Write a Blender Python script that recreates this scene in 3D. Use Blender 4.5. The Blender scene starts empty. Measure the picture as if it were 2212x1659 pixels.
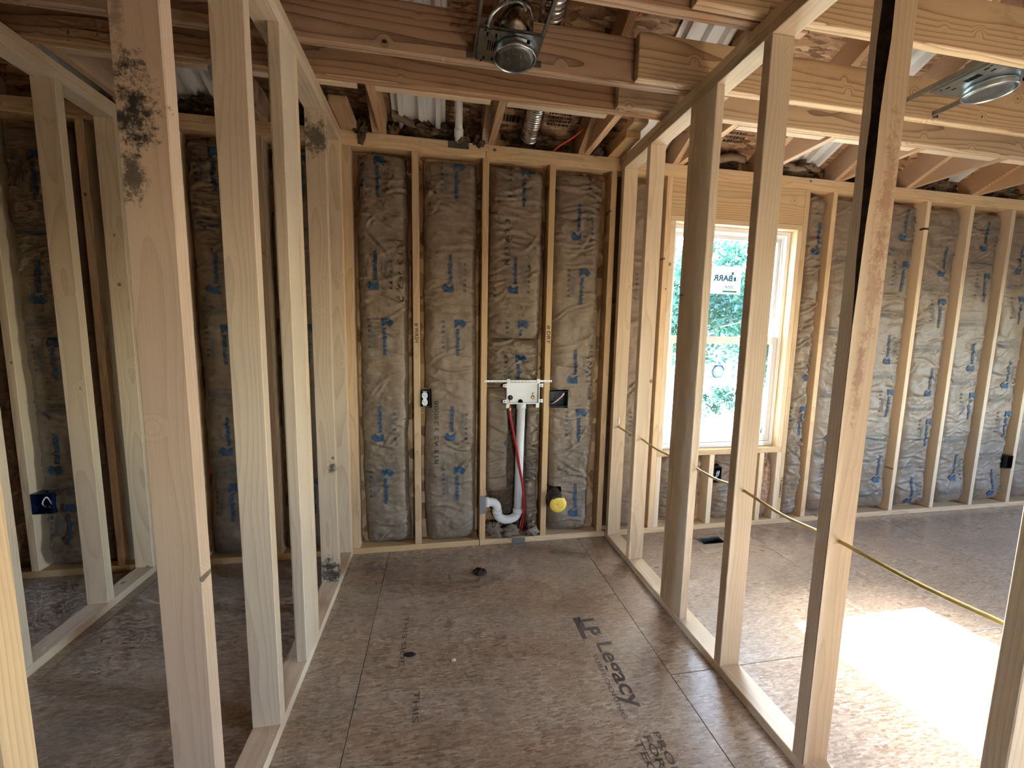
import bpy, bmesh, math, random
import numpy as np
from mathutils import Vector, Matrix

random.seed(7)
SC = bpy.context.scene
COL = SC.collection

# ---------------------------------------------------------------- camera
F_PX, W_PX = 869.0, 2212.0
CAM = Vector((-0.2722, -2.4815, 1.3477))
YAW, PITCH, ROLL = 0.1797, -0.1141, 0.0180
def cam_basis():
    f = Vector((math.sin(YAW)*math.cos(PITCH), math.cos(YAW)*math.cos(PITCH), math.sin(PITCH)))
    r = Vector((math.cos(YAW), -math.sin(YAW), 0)); u = r.cross(f)
    c, s = math.cos(ROLL), math.sin(ROLL)
    return f, c*r + s*u, -s*r + c*u
f_, r_, u_ = cam_basis()
cd = bpy.data.cameras.new('camera'); cam = bpy.data.objects.new('camera', cd); COL.objects.link(cam)
cd.sensor_fit = 'HORIZONTAL'; cd.sensor_width = 36.0; cd.lens = F_PX/W_PX*36.0
cd.clip_start = 0.02; cd.clip_end = 400
m = Matrix.Identity(4)
for i in range(3):
    m[i][0] = r_[i]; m[i][1] = u_[i]; m[i][2] = -f_[i]; m[i][3] = CAM[i]
cam.matrix_world = m
SC.camera = cam

# ---------------------------------------------------------------- sky, sun, exposure
SUN_DIR = Vector((0.10, -1.0, -0.667)).normalized()      # the way the sunlight travels
world = bpy.data.worlds.new('world'); SC.world = world; world.use_nodes = True
wn = world.node_tree; bg = wn.nodes['Background']
sky = wn.nodes.new('ShaderNodeTexSky'); sky.sky_type = 'NISHITA'; sky.sun_disc = False
sky.sun_elevation = math.asin(-SUN_DIR.z); sky.sun_rotation = math.atan2(-SUN_DIR.x, -SUN_DIR.y)
sky.air_density = 1.0; sky.dust_density = 1.0; sky.ozone_density = 1.0
wn.links.new(sky.outputs[0], bg.inputs[0]); bg.inputs[1].default_value = 12.0
sl = bpy.data.lights.new('sun', 'SUN'); sun = bpy.data.objects.new('sun', sl); COL.objects.link(sun)
sl.energy = 85.0; sl.angle = math.radians(0.53); sl.color = (0.92, 0.965, 1.0)
sun.rotation_euler = SUN_DIR.to_track_quat('-Z', 'Y').to_euler()
SC.view_settings.view_transform = 'Standard'; SC.view_settings.look = 'None'
SC.view_settings.exposure = 0.84; SC.view_settings.gamma = 1.0; SC.view_settings.use_curve_mapping = False
SC.cycles.max_bounces = 6; SC.cycles.diffuse_bounces = 5; SC.cycles.glossy_bounces = 3; SC.cycles.transparent_max_bounces = 8
SC.cycles.use_adaptive_sampling = True; SC.cycles.adaptive_threshold = 0.05; SC.cycles.adaptive_min_samples = 12
SC.cycles.sample_clamp_indirect = 12.0
SC.cycles.use_denoising = True

# ---------------------------------------------------------------- node helper and materials
class NT:
    def __init__(s, name):
        s.m = bpy.data.materials.new(name); s.m.use_nodes = True
        s.t = s.m.node_tree; s.b = s.t.nodes['Principled BSDF']; s.out = s.t.nodes['Material Output']
    def n(s, typ, **kw):
        x = s.t.nodes.new(typ)
        for k, v in kw.items(): setattr(x, k, v)
        return x
    def put(s, sock, v):
        if v is None: return
        if isinstance(v, bpy.types.NodeSocket): s.t.links.new(v, sock)
        elif isinstance(v, (tuple, list)) and len(v) == 3 and sock.type == 'RGBA': sock.default_value = (*v, 1)
        else: sock.default_value = v
    def math(s, op, a, b=None, c=None, clamp=False):
        x = s.n('ShaderNodeMath', operation=op, use_clamp=clamp)
        s.put(x.inputs[0], a); s.put(x.inputs[1], b); s.put(x.inputs[2], c); return x.outputs[0]
    def vmath(s, op, a, b=None):
        x = s.n('ShaderNodeVectorMath', operation=op); s.put(x.inputs[0], a); s.put(x.inputs[1], b); return x.outputs[0]
    def mix(s, fac, a, b, mode='MIX'):
        x = s.n('ShaderNodeMix', data_type='RGBA', blend_type=mode)
        s.put(x.inputs[0], fac); s.put(x.inputs[6], a); s.put(x.inputs[7], b); return x.outputs[2]
    def ramp(s, v, a, b, c=0.0, d=1.0, smooth=True):
        x = s.n('ShaderNodeMapRange', interpolation_type='SMOOTHSTEP' if smooth else 'LINEAR')
        s.put(x.inputs[0], v)
        for i, q in enumerate((a, b, c, d)): s.put(x.inputs[1+i], q)
        return x.outputs[0]
    def comb(s, x, y, z):
        n = s.n('ShaderNodeCombineXYZ')
        for i, q in enumerate((x, y, z)): s.put(n.inputs[i], q)
        return n.outputs[0]
    def sep(s, v):
        n = s.n('ShaderNodeSeparateXYZ'); s.put(n.inputs[0], v); return n.outputs[0], n.outputs[1], n.outputs[2]
    def noise(s, v, scale, detail=3.0, rough=0.5, out=0):
        n = s.n('ShaderNodeTexNoise'); s.put(n.inputs['Vector'], v); n.inputs['Scale'].default_value = scale
        n.inputs['Detail'].default_value = detail; n.inputs['Roughness'].default_value = rough; return n.outputs[out]
    def voro(s, v, scale, out='Distance', feature='F1'):
        n = s.n('ShaderNodeTexVoronoi', feature=feature); s.put(n.inputs['Vector'], v); n.inputs['Scale'].default_value = scale
        return n.outputs[out]
    def co(s): return s.n('ShaderNodeTexCoord').outputs['Object']
    def rnd(s): return s.n('ShaderNodeObjectInfo').outputs['Random']
    def bump(s, h, strength=0.3, dist=0.01):
        n = s.n('ShaderNodeBump'); n.inputs['Strength'].default_value = strength; n.inputs['Distance'].default_value = dist
        s.put(n.inputs['Height'], h); s.t.links.new(n.outputs[0], s.b.inputs['Normal'])
    def fin(s, col=None, rough=0.6, metal=0.0, spec=0.5):
        s.put(s.b.inputs['Base Color'], col); s.put(s.b.inputs['Roughness'], rough)
        s.put(s.b.inputs['Metallic'], metal); s.put(s.b.inputs['Specular IOR Level'], spec); return s.m

def srgb(r, g, b):
    return tuple((c/255/12.92 if c/255 <= 0.04045 else ((c/255+0.055)/1.055)**2.4) for c in (r, g, b))

def wood(name, axis, light, dark, ring=0.007, contrast=0.5, knots=1.0, stains=(), mold=0.0, rough=0.62, vary=0.16, sharp=2.6):
    t = NT(name); co = t.co(); rd = t.rnd()
    x, y, z = t.sep(co)
    l, a, b = {'X': (x, z, y), 'Y': (y, x, z), 'Z': (z, x, y)}[axis]
    r2 = t.math('FRACT', t.math('MULTIPLY', rd, 17.31)); r3 = t.math('FRACT', t.math('MULTIPLY', rd, 91.7))
    off = t.math('MULTIPLY', rd, 53.0)
    lo = t.math('ADD', l, off)
    warp = t.noise(t.comb(t.math('MULTIPLY', a, 5.0), t.math('MULTIPLY', b, 5.0), t.math('MULTIPLY', lo, 1.1)), 1.0, 2.0)
    # knots: one centre per cell, run through the thickness, round on the face
    kv = t.comb(t.math('MULTIPLY', t.math('ADD', a, off), 8.5), t.math('MULTIPLY', t.math('ADD', b, r2), 1.2), t.math('MULTIPLY', lo, 2.6))
    kn = t.n('ShaderNodeTexVoronoi', feature='F1'); t.put(kn.inputs['Vector'], kv); kn.inputs['Scale'].default_value = 1.0
    kl = t.n('ShaderNodeVectorMath', operation='LENGTH')
    t.put(kl.inputs[0], t.vmath('MULTIPLY', t.vmath('SUBTRACT', kv, kn.outputs['Position']), (1/8.5, 0.1/1.2, 0.85/2.6)))
    kd = kl.outputs['Value']; kr, kg, kb = t.sep(kn.outputs['Color'])
    rad = t.math('ADD', t.math('MULTIPLY', kr, 0.009), 0.0025)
    kk = t.ramp(t.math('DIVIDE', kd, rad), 0.75, 1.1, 1.0, 0.0)
    halo = t.ramp(kd, 0.0, 0.034, 1.0, 0.0)
    a0 = t.math('SUBTRACT', a, t.math('MULTIPLY', t.math('SUBTRACT', r2, 0.5), 0.14))
    b0 = t.math('SUBTRACT', b, t.math('ADD', t.math('MULTIPLY', r3, 0.10), 0.035))
    rr = t.math('SQRT', t.math('ADD', t.math('MULTIPLY', a0, a0), t.math('MULTIPLY', b0, b0)))
    rr = t.math('ADD', rr, t.math('MULTIPLY', warp, 0.055))
    rr = t.math('ADD', rr, t.math('MULTIPLY', halo, 0.022*knots))
    s = t.math('FRACT', t.math('DIVIDE', rr, ring))
    late = t.math('POWER', s, sharp)
    late = t.math('MULTIPLY', late, t.ramp(s, 0.97, 1.0, 1.0, 0.0))
    fib = t.noise(t.comb(t.math('MULTIPLY', a, 320.0), t.math('MULTIPLY', b, 320.0), t.math('MULTIPLY', lo, 7.0)), 1.0, 1.0)
    big = t.noise(t.comb(t.math('MULTIPLY', a, 4.0), t.math('MULTIPLY', b, 4.0), t.math('MULTIPLY', lo, 1.4)), 1.0, 2.0, out=0)
    fac = t.math('MULTIPLY', late, contrast)
    fac = t.math('ADD', fac, t.math('MULTIPLY', t.math('SUBTRACT', fib, 0.5), 0.35))
    fac = t.math('ADD', fac, t.math('MULTIPLY', t.math('SUBTRACT', big, 0.5), 0.55), clamp=True)
    col = t.mix(fac, light, dark)
    if knots > 0:
        col = t.mix(t.math('MULTIPLY', kk, min(1.0, 0.9*knots)), col, tuple(c*0.2 for c in dark))
    if mold > 0:
        mn = t.noise(t.comb(t.math('MULTIPLY', a, 9.0), t.math('MULTIPLY', b, 9.0), t.math('MULTIPLY', lo, 3.0)), 1.0, 4.0, 0.75)
        col = t.mix(t.math('MULTIPLY', t.ramp(mn, 0.55, 0.75), mold), col, (0.035, 0.03, 0.026))
    for (p, rad, c, st) in stains:
        d = t.n('ShaderNodeVectorMath', operation='LENGTH')
        t.put(d.inputs[0], t.vmath('DIVIDE', t.vmath('SUBTRACT', co, p), rad))
        nn = t.noise(co, 26.0, 5.0, 0.85)
        q = t.math('ADD', d.outputs['Value'], t.math('MULTIPLY', t.math('SUBTRACT', nn, 0.5), 4.2))
        col = t.mix(t.math('MULTIPLY', t.ramp(q, 0.2, 1.0, 1.0, 0.0), st), col, c)
    br = t.math('ADD', t.math('MULTIPLY', r3, 2*vary), 1.0 - vary)
    hs = t.n('ShaderNodeHueSaturation'); t.put(hs.inputs['Color'], col); t.put(hs.inputs['Value'], br)
    t.put(hs.inputs['Saturation'], t.math('ADD', t.math('MULTIPLY', r2, 0.22), 0.76))
    t.bump(fib, 0.18, 0.0012)
    return t.fin(hs.outputs[0], rough, spec=0.35)

PALE, PALED = srgb(222, 197, 160), srgb(174, 136, 96)
YEL, YELD = srgb(214, 178, 128), srgb(160, 112, 66)
SYP, SYPD = srgb(192, 150, 108), srgb(118, 74, 44)
WTH, WTHD = srgb(206, 174, 134), srgb(134, 98, 66)
MW = {}
def W(kind, axis):
    k = (kind, axis)
    if k not in MW:
        if kind == 'pale': MW[k] = wood('pale_stud_'+axis, axis, PALE, PALED, 0.0075, 0.38, 0.8)
        if kind == 'yellow': MW[k] = wood('yellow_fir_'+axis, axis, YEL, YELD, 0.006, 0.42, 0.9)
        if kind == 'pine': MW[k] = wood('brown_pine_'+axis, axis, SYP, SYPD, 0.019, 1.0, 1.0, mold=0.2, vary=0.1, sharp=5.0)
        if kind == 'weather': MW[k] = wood('weathered_pine_'+axis, axis, WTH, WTHD, 0.013, 0.95, 1.0, mold=0.3, vary=0.1, sharp=4.0)
        if kind == 'rafter': MW[k] = wood('rafter_'+axis, axis, srgb(205, 165, 122), srgb(140, 92, 58), 0.008, 0.45, 0.9, mold=0.1)
        if kind == 'header': MW[k] = wood('header_'+axis, axis, srgb(212, 180, 134), srgb(156, 112, 70), 0.011, 0.7, 1.0, vary=0.04)
    return MW[k]

def simple(name, col, rough=0.5, metal=0.0, spec=0.5, var=0.0, vs=30.0, bump=0.0, bs=60.0):
    t = NT(name); c = col
    if var > 0:
        n = t.noise(t.co(), vs, 4.0, 0.6)
        c = t.mix(t.ramp(n, 0.3, 0.7), tuple(q*(1-var) for q in col), tuple(min(1, q*(1+var)) for q in col))
    if bump > 0: t.bump(t.noise(t.co(), bs, 4.0, 0.6), bump, 0.004)
    return t.fin(c, rough, metal, spec)

def osb(name, base, dark, lite, rough=0.5, stain=0.5, scale=1.0, spec=0.5):
    t = NT(name); co = t.co(); rd = t.rnd()
    co = t.vmath('ADD', co, t.comb(t.math('MULTIPLY', rd, 31.0), t.math('MULTIPLY', rd, 77.0), 0.0))
    layers = []
    for i, (ang, st, sc) in enumerate(((0.25, 5.0, 46.0), (1.35, 4.0, 40.0), (2.3, 6.0, 52.0), (0.8, 5.0, 34.0))):
        mp = t.n('ShaderNodeMapping'); t.put(mp.inputs['Vector'], co)
        mp.inputs['Rotation'].default_value = (0, 0, ang); mp.inputs['Scale'].default_value = (1.0, st, 1.0)
        mp.inputs['Location'].default_value = (i*3.7, i*1.9, i*0.5)
        c = t.n('ShaderNodeTexVoronoi'); t.put(c.inputs['Vector'], mp.outputs[0]); c.inputs['Scale'].default_value = sc*scale/st*1.6
        s1, s2, s3 = t.sep(c.outputs['Color']); layers.append((s1, s2))
    v, w = layers[0]
    for s1, s2 in layers[1:]:
        g = t.math('GREATER_THAN', s2, w)
        mx = t.n('ShaderNodeMix', data_type='FLOAT'); t.put(mx.inputs[0], g); t.put(mx.inputs[2], v); t.put(mx.inputs[3], s1); v = mx.outputs[0]
        w = t.math('MAXIMUM', w, s2)
    col = t.mix(t.ramp(v, 0.0, 0.55), dark, base)
    col = t.mix(t.ramp(v, 0.72, 1.0), col, lite)
    n1 = t.noise(co, 2.2, 3.0, 0.65); n2 = t.noise(co, 14.0, 4.0, 0.75); n3 = t.noise(co, 6.0, 5.0, 0.85)
    col = t.mix(t.math('MULTIPLY', t.ramp(n1, 0.42, 0.68), stain*0.6), col, tuple(c*0.6 for c in base))
    col = t.mix(t.math('MULTIPLY', t.ramp(n2, 0.62, 0.8), stain*0.3), col, tuple(c*0.45 for c in dark))
    col = t.mix(t.math('MULTIPLY', t.ramp(n3, 0.68, 0.8), stain*0.7), col, (0.02, 0.017, 0.015))
    n4 = t.noise(co, 75.0, 2.0, 0.6)
    col = t.mix(t.math('MULTIPLY', t.ramp(n4, 0.60, 0.74), stain*0.55), col, tuple(c*0.35 for c in dark))
    col = t.mix(t.math('MULTIPLY', t.ramp(n4, 0.40, 0.28), 0.35), col, tuple(min(1, c*1.35) for c in lite))
    t.bump(n4, 0.3, 0.0015)
    rg = t.math('ADD', t.math('MULTIPLY', t.math('SUBTRACT', n1, 0.5), 0.25), rough)
    return t.fin(col, rg, spec=spec)

M = {}
M['floor'] = osb('subfloor', srgb(174, 153, 133), srgb(140, 117, 97), srgb(196, 178, 160), 0.29, 0.75, 2.6, 1.0)
M['deck'] = osb('roof_deck', srgb(172, 136, 104), srgb(118, 86, 62), srgb(206, 176, 140), 0.75, 0.15, 0.8, 0.3)
M['osbwall'] = osb('wall_sheathing', srgb(176, 138, 98), srgb(124, 90, 58), srgb(210, 178, 134), 0.75, 0.1, 0.8, 0.3)
def kraft_mat():
    t = NT('kraft_paper'); co = t.co()
    n1 = t.noise(co, 3.0, 2.0); n2 = t.noise(co, 55.0, 3.0, 0.65)
    x, y, z = t.sep(co)
    n3 = t.noise(t.comb(t.math('MULTIPLY', x, 30.0), t.math('MULTIPLY', y, 30.0), t.math('MULTIPLY', z, 130.0)), 1.0, 2.0, 0.6)
    c = t.mix(t.ramp(n1, 0.3, 0.7), srgb(124, 106, 88), srgb(146, 126, 106))
    c = t.mix(t.math('MULTIPLY', t.ramp(n2, 0.4, 0.75), 0.35), c, srgb(100, 82, 64))
    t.bump(n3, 0.4, 0.004)
    return t.fin(c, 0.5, spec=0.4)
M['kraft'] = kraft_mat()
M['glassfiber'] = simple('brown_fiberglass', srgb(98, 80, 64), 0.95, 0, 0.1, 0.45, 40, 0.9, 120)
M['pinkfiber'] = simple('loose_fiberglass', srgb(170, 138, 116), 0.95, 0, 0.1, 0.35, 60, 0.9, 120)
def decal(name, col, cover):                    # print: ink colour, weakened towards the paper by its coverage
    paper = srgb(134, 116, 98)
    return simple(name, tuple(i*cover+p*(1-cover) for i, p in zip(col, paper)), 0.6, 0, 0.2, 0.12, 140)
M['blue_ink'] = decal('blue_ink', srgb(46, 80, 112), 0.88)
M['grey_ink'] = decal('grey_ink', srgb(70, 76, 84), 0.75)
M['pale_ink'] = decal('pale_ink', srgb(96, 104, 112), 0.55)
M['black_ink'] = decal('black_ink', srgb(40, 36, 34), 0.8)
M['floor_ink'] = decal('floor_ink', srgb(74, 70, 74), 0.62)
M['stamp_ink'] = decal('stamp_ink', srgb(20, 16, 14), 0.85)
M['steel'] = simple('galvanised_steel', srgb(176, 182, 186), 0.3, 1.0, 0.5, 0.12, 40)
M['dullsteel'] = simple('dull_steel', srgb(140, 140, 140), 0.42, 1.0, 0.5, 0.1, 30)
M['can'] = simple('can_metal', srgb(150, 140, 130), 0.22, 1.0, 0.5, 0.1, 10)
M['foil'] = simple('foil', srgb(214, 214, 214), 0.16, 1.0, 0.5, 0.05, 30, 0.35, 90)
M['pvc'] = simple('white_pvc', srgb(232, 232, 230), 0.3, 0, 0.5)
M['vinyl'] = simple('white_vinyl', srgb(236, 236, 236), 0.35, 0, 0.5)
M['foam'] = simple('white_baffle', srgb(226, 227, 226), 0.5, 0, 0.4)
M['blackplastic'] = simple('black_plastic', srgb(24, 26, 32), 0.3, 0, 0.5)
M['white'] = simple('white_plastic', srgb(238, 238, 236), 0.3, 0, 0.5)
M['dark'] = simple('dark_hole', srgb(12, 11, 10), 0.9, 0, 0.1)
M['red'] = simple('red_pipe', srgb(176, 18, 30), 0.32, 0, 0.5)
M['orange'] = simple('orange_jacket', srgb(226, 84, 48), 0.45)
M['romex'] = simple('yellowish_cable_jacket', srgb(212, 190, 120), 0.42, 0, 0.5)
M['yellowcap'] = simple('yellow_film', srgb(250, 212, 92), 0.45, 0, 0.5, 0.1, 60, 0.5, 40)
M['sleeve'] = simple('brown_sleeve', srgb(72, 60, 54), 0.5, 0.3)
M['brass'] = simple('brass', srgb(196, 168, 104), 0.3, 1.0)
M['boxgrey'] = simple('grey_box_panel', srgb(176, 176, 178), 0.32, 0.55, 0.5, 0.06, 8)
M['bark'] = simple('dark_bark', srgb(46, 34, 27), 0.95, 0, 0.1, 0.5, 40, 0.8, 60)
M['shaving'] = simple('pale_shavings', srgb(222, 192, 150), 0.8, 0, 0.2, 0.15, 90)
M['scrap'] = simple('dark_scrap', srgb(74, 58, 48), 0.9, 0, 0.2, 0.4, 60, 0.7, 90)
def glass_mat():
    t = NT('window_glass'); tr = t.n('ShaderNodeBsdfTransparent'); gl = t.n('ShaderNodeBsdfGlossy'); mx = t.n('ShaderNodeMixShader')
    gl.inputs['Roughness'].default_value = 0.02; tr.inputs[0].default_value = (0.94, 0.97, 0.97, 1)
    fr = t.n('ShaderNodeFresnel'); fr.inputs[0].default_value = 1.45
    t.t.links.new(fr.outputs[0], mx.inputs[0]); t.t.links.new(tr.outputs[0], mx.inputs[1]); t.t.links.new(gl.outputs[0], mx.inputs[2])
    t.t.links.new(mx.outputs[0], t.out.inputs[0]); return t.m
M['glass'] = glass_mat()

# ---------------------------------------------------------------- object helpers
def link(o, parent=None, world=None):
    COL.objects.link(o)
    if world is not None: o.location = world
    if parent is not None:
        o.parent = parent
        o.location = Vector(o.location) - root_loc(parent)
    return o
def root_loc(p):
    v = Vector((0, 0, 0))
    while p is not None: v += Vector(p.location); p = p.parent
    return v
def tag(o, label=None, cat=None, group=None, kind=None):
    if label: o['label'] = label
    if cat: o['category'] = cat
    if group: o['group'] = group
    if kind: o['kind'] = kind
    return o
def empty(name, loc=(0, 0, 0), label=None, cat=None, group=None, kind=None):
    o = bpy.data.objects.new(name, None); o.empty_display_size = 0.05; COL.objects.link(o); o.location = loc
    return tag(o, label, cat, group, kind)
def mesh_obj(name, verts, faces, mat, parent=None, at=None, smooth=False, mats=None, midx=None):
    at = Vector(at) if at is not None else Vector((0, 0, 0))
    me = bpy.data.meshes.new(name)
    me.from_pydata([tuple(Vector(v) - at) for v in verts], [], faces); me.update()
    for q in (mats or [mat]): me.materials.append(q)
    if midx is not None: me.polygons.foreach_set('material_index', midx)
    if smooth: me.polygons.foreach_set('use_smooth', [True]*len(me.polygons))
    o = bpy.data.objects.new(name, me)
    return link(o, parent, at)
BOXC = {}
def box_mesh(dx, dy, dz, bev, mat):
    k = (round(dx, 4), round(dy, 4), round(dz, 4), bev, mat.name)
    if k not in BOXC:
        bm = bmesh.new(); bmesh.ops.create_cube(bm, size=1.0)
        for v in bm.verts: v.co = Vector((v.co.x*dx, v.co.y*dy, v.co.z*dz))
        if bev > 0: bmesh.ops.bevel(bm, geom=list(bm.edges), offset=min(bev, 0.45*min(dx, dy, dz)), segments=1, affect='EDGES', profile=0.5)
        me = bpy.data.meshes.new('board'); bm.to_mesh(me); bm.free(); me.materials.append(mat); BOXC[k] = me
    return BOXC[k]
def board(name, X, Y, Z, mat, parent=None, bev=0.0022):
    me = box_mesh(abs(X[1]-X[0]), abs(Y[1]-Y[0]), abs(Z[1]-Z[0]), bev, mat)
    o = bpy.data.objects.new(name, me)
    return link(o, parent, ((X[0]+X[1])/2, (Y[0]+Y[1])/2, (Z[0]+Z[1])/2))
class MB:                                        # collects simple shapes for one mesh
    def __init__(s): s.v = []; s.f = []; s.mi = []
    def add(s, v, f, mi=0):
        n = len(s.v); s.v += [Vector(q) for q in v]; s.f += [tuple(i+n for i in g) for g in f]; s.mi += [mi]*len(f); return s
    def box(s, X, Y, Z, mi=0):
        v = [(x, y, z) for x in X for y in Y for z in Z]
        return s.add(v, [(0, 1, 3, 2), (4, 6, 7, 5), (0, 4, 5, 1), (2, 3, 7, 6), (0, 2, 6, 4), (1, 5, 7, 3)], mi)
    def tube(s, pts, r, n=12, mi=0, caps=True):
        pts = [Vector(p) for p in pts]; k = len(pts); rs = r if isinstance(r, (list, tuple)) else [r]*k
        t0 = (pts[1]-pts[0]).normalized(); ref = Vector((0, 0, 1)) if abs(t0.z) < 0.9 else Vector((1, 0, 0))
        u = t0.cross(ref).normalized(); vs = []; prev = t0
        for i, p in enumerate(pts):
            t = (pts[min(i+1, k-1)] - pts[max(i-1, 0)]).normalized()
            ax = prev.cross(t)
            if ax.length > 1e-6: u = Matrix.Rotation(prev.angle(t), 3, ax.normalized()) @ u
            prev = t; w = t.cross(u).normalized()
            vs += [p + (u*math.cos(2*math.pi*j/n) + w*math.sin(2*math.pi*j/n))*rs[i] for j in range(n)]
        fs = [(i*n+j, i*n+(j+1) % n, (i+1)*n+(j+1) % n, (i+1)*n+j) for i in range(k-1) for j in range(n)]
        if caps: fs += [tuple(range(n-1, -1, -1)), tuple(range((k-1)*n, k*n))]
        return s.add(vs, fs, mi)
    def lathe(s, prof, origin, axis='Z', n=32, mi=0):   # prof: (radius, height along axis)
        o = Vector(origin); vs = []
        for r, h in prof:
            for j in range(n):
                c, q = math.cos(2*math.pi*j/n)*r, math.sin(2*math.pi*j/n)*r
                vs.append(o + (Vector((c, q, h)) if axis == 'Z' else Vector((c, h, q)) if axis == 'Y' else Vector((h, c, q))))
        k = len(prof)
        fs = [(i*n+j, i*n+(j+1) % n, (i+1)*n+(j+1) % n, (i+1)*n+j) for i in range(k-1) for j in range(n)]
        if prof[0][0] > 1e-5: fs.append(tuple(range(n)))
        if prof[-1][0] > 1e-5: fs.append(tuple(range((k-1)*n, k*n)))
        return s.add(vs, fs, mi)
    def prism(s, poly, d0, d1, plane='XZ', mi=0):       # extruded polygon
        n = len(poly)
        def P(a, b, d): return (a, d, b) if plane == 'XZ' else (d, a, b) if plane == 'YZ' else (a, b, d)
        vs = [P(a, b, d0) for a, b in poly] + [P(a, b, d1) for a, b in poly]
        fs = [tuple(range(n)), tuple(range(2*n-1, n-1, -1))] + [(i, i+n, (i+1) % n+n, (i+1) % n) for i in range(n)]
        return s.add(vs, fs, mi)
    def build(s, name, mat, parent=None, at=None, smooth=False, mats=None, bev=0.0, fixn=True):
        if at is None:
            at = sum(s.v, Vector((0, 0, 0)))/len(s.v)
        o = mesh_obj(name, s.v, s.f, mat, parent, at, False, mats, s.mi if mats else None)
        if fixn:
            bm = bmesh.new(); bm.from_mesh(o.data); bmesh.ops.recalc_face_normals(bm, faces=bm.faces)
            if bev > 0: bmesh.ops.bevel(bm, geom=list(bm.edges), offset=bev, segments=2, affect='EDGES', profile=0.5)
            bm.to_mesh(o.data); bm.free()
        if smooth:
            for p in o.data.polygons: p.use_smooth = len(p.vertices) <= 4
        return o
def catmull(pts, per=8):
    P = [np.array(p, float) for p in pts]; P = [2*P[0]-P[1]] + P + [2*P[-1]-P[-2]]; out = []
    for i in range(1, len(P)-2):
        for k in range(per):
            t = k/per; a, b, c, d = P[i-1:i+3]
            out.append(0.5*((2*b) + (-a+c)*t + (2*a-5*b+4*c-d)*t*t + (-a+3*b-3*c+d)*t**3))
    out.append(P[-2]); return [tuple(q) for q in out]
# value noise on arrays
def vnoise(x, y, seed=0):
    x = np.asarray(x, float); y = np.asarray(y, float)
    xi = np.floor(x).astype(np.int64); yi = np.floor(y).astype(np.int64); fx = x-xi; fy = y-yi
    fx = fx*fx*(3-2*fx); fy = fy*fy*(3-2*fy)
    def h(a, b):
        n = (a*374761393 + b*668265263 + seed*2147483647) & 0xffffffff
        n = ((n ^ (n >> 13))*1274126177) & 0xffffffff
        return ((n ^ (n >> 16)) & 0xffff)/65535.0
    return (h(xi, yi)*(1-fx)+h(xi+1, yi)*fx)*(1-fy) + (h(xi, yi+1)*(1-fx)+h(xi+1, yi+1)*fx)*fy - 0.5
def fbm(x, y, seed=0, o=3):
    s = 0; a = 1.0
    for i in range(o): s = s + a*vnoise(x*2**i, y*2**i, seed+i*13); a *= 0.5
    return s
# text to triangles
TXC = {}
def text_tris(s, weight=0.0):
    k = (s, weight)
    if k not in TXC:
        c = bpy.data.curves.new('txt', 'FONT'); c.body = s; c.size = 1.0; c.resolution_u = 3; c.offset = weight
        o = bpy.data.objects.new('txt', c); COL.objects.link(o)
        dg = bpy.context.evaluated_depsgraph_get(); e = o.evaluated_get(dg); me = e.to_mesh(); me.calc_loop_triangles()
        v = np.array([q.co[:2] for q in me.vertices]); f = [tuple(t.vertices) for t in me.loop_triangles]
        e.to_mesh_clear(); bpy.data.objects.remove(o); bpy.data.curves.remove(c)
        v[:, 0] -= v[:, 0].min(); hgt = 0.72
        TXC[k] = (v, f, v[:, 0].max(), hgt)
    return TXC[k]
def flat_text(name, s, length, height, org, ux, uy, mat, parent, weight=0.0, lift=0.0006):
    v, f, w, h = text_tris(s, weight)
    org, ux, uy = Vector(org), Vector(ux).normalized(), Vector(uy).normalized(); n = ux.cross(uy)
    vs = [org + ux*(float(a)/w*length) + uy*(float(b)/h*height) + n*lift for a, b in v]
    return mesh_obj(name, vs, f, mat, parent, org)

# ================================================================ SETTING
T = 0.0381; D = 0.089                      # 2x4 lumber
Z0, ZT, ZP = 0.038, 2.391, 2.467           # stud foot, stud head, top of the double plate
floor = empty('floor', (0, 0, 0), kind='structure')
# subfloor sheets, 4 ft wide, joints as in the photograph
cols = [(-4.24, -3.02), (-3.02, -1.80), (-1.80, -0.583), (-0.583, 0.650), (0.650, 1.87), (1.87, 3.09), (3.09, 4.31), (4.31, 5.53), (5.53, 6.3)]
cuts = [[0.1, -2.44, -4.88, -6.1], [0.1, -1.4, -3.84, -6.1], [0.1, -2.3, -4.7, -6.1], [0.1, -2.05, -4.5, -6.1], [0.1, -1.135, -3.575, -6.1],
        [0.1, -1.135, -3.575, -6.1], [0.1, -2.1, -4.5, -6.1], [0.1, -1.3, -3.7, -6.1], [0.1, -2.4, -4.8, -6.1]]
VENT = (1.465, 1.63, -0.205, -0.130)       # floor register hole
for (xa, xb), ys in zip(cols, cuts):
    for ya, yb in zip(ys[1:], ys[:-1]):
        g = 0.0012
        if xa < VENT[0] < xb and ya < VENT[2] < yb:
            mb = MB(); zz = (-0.018, 0.0)
            mb.box((xa+g, VENT[0]), (ya+g, yb-g), zz); mb.box((VENT[1], xb-g), (ya+g, yb-g), zz)
            mb.box((VENT[0], VENT[1]), (ya+g, VENT[2]), zz); mb.box((VENT[0], VENT[1]), (VENT[3], yb-g), zz)
            mb.build('subfloor_panel', M['floor'], floor, at=((xa+xb)/2, (ya+yb)/2, -0.009), fixn=False)
        else: board('subfloor_panel', (xa+g, xb-g), (ya+g, yb-g), (-0.018, 0.0), M['floor'], floor, bev=0.0008)
board('under_floor', (-4.3, 6.3), (-6.1, 0.1), (-0.32, -0.13), M['dark'], floor, bev=0)
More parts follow.
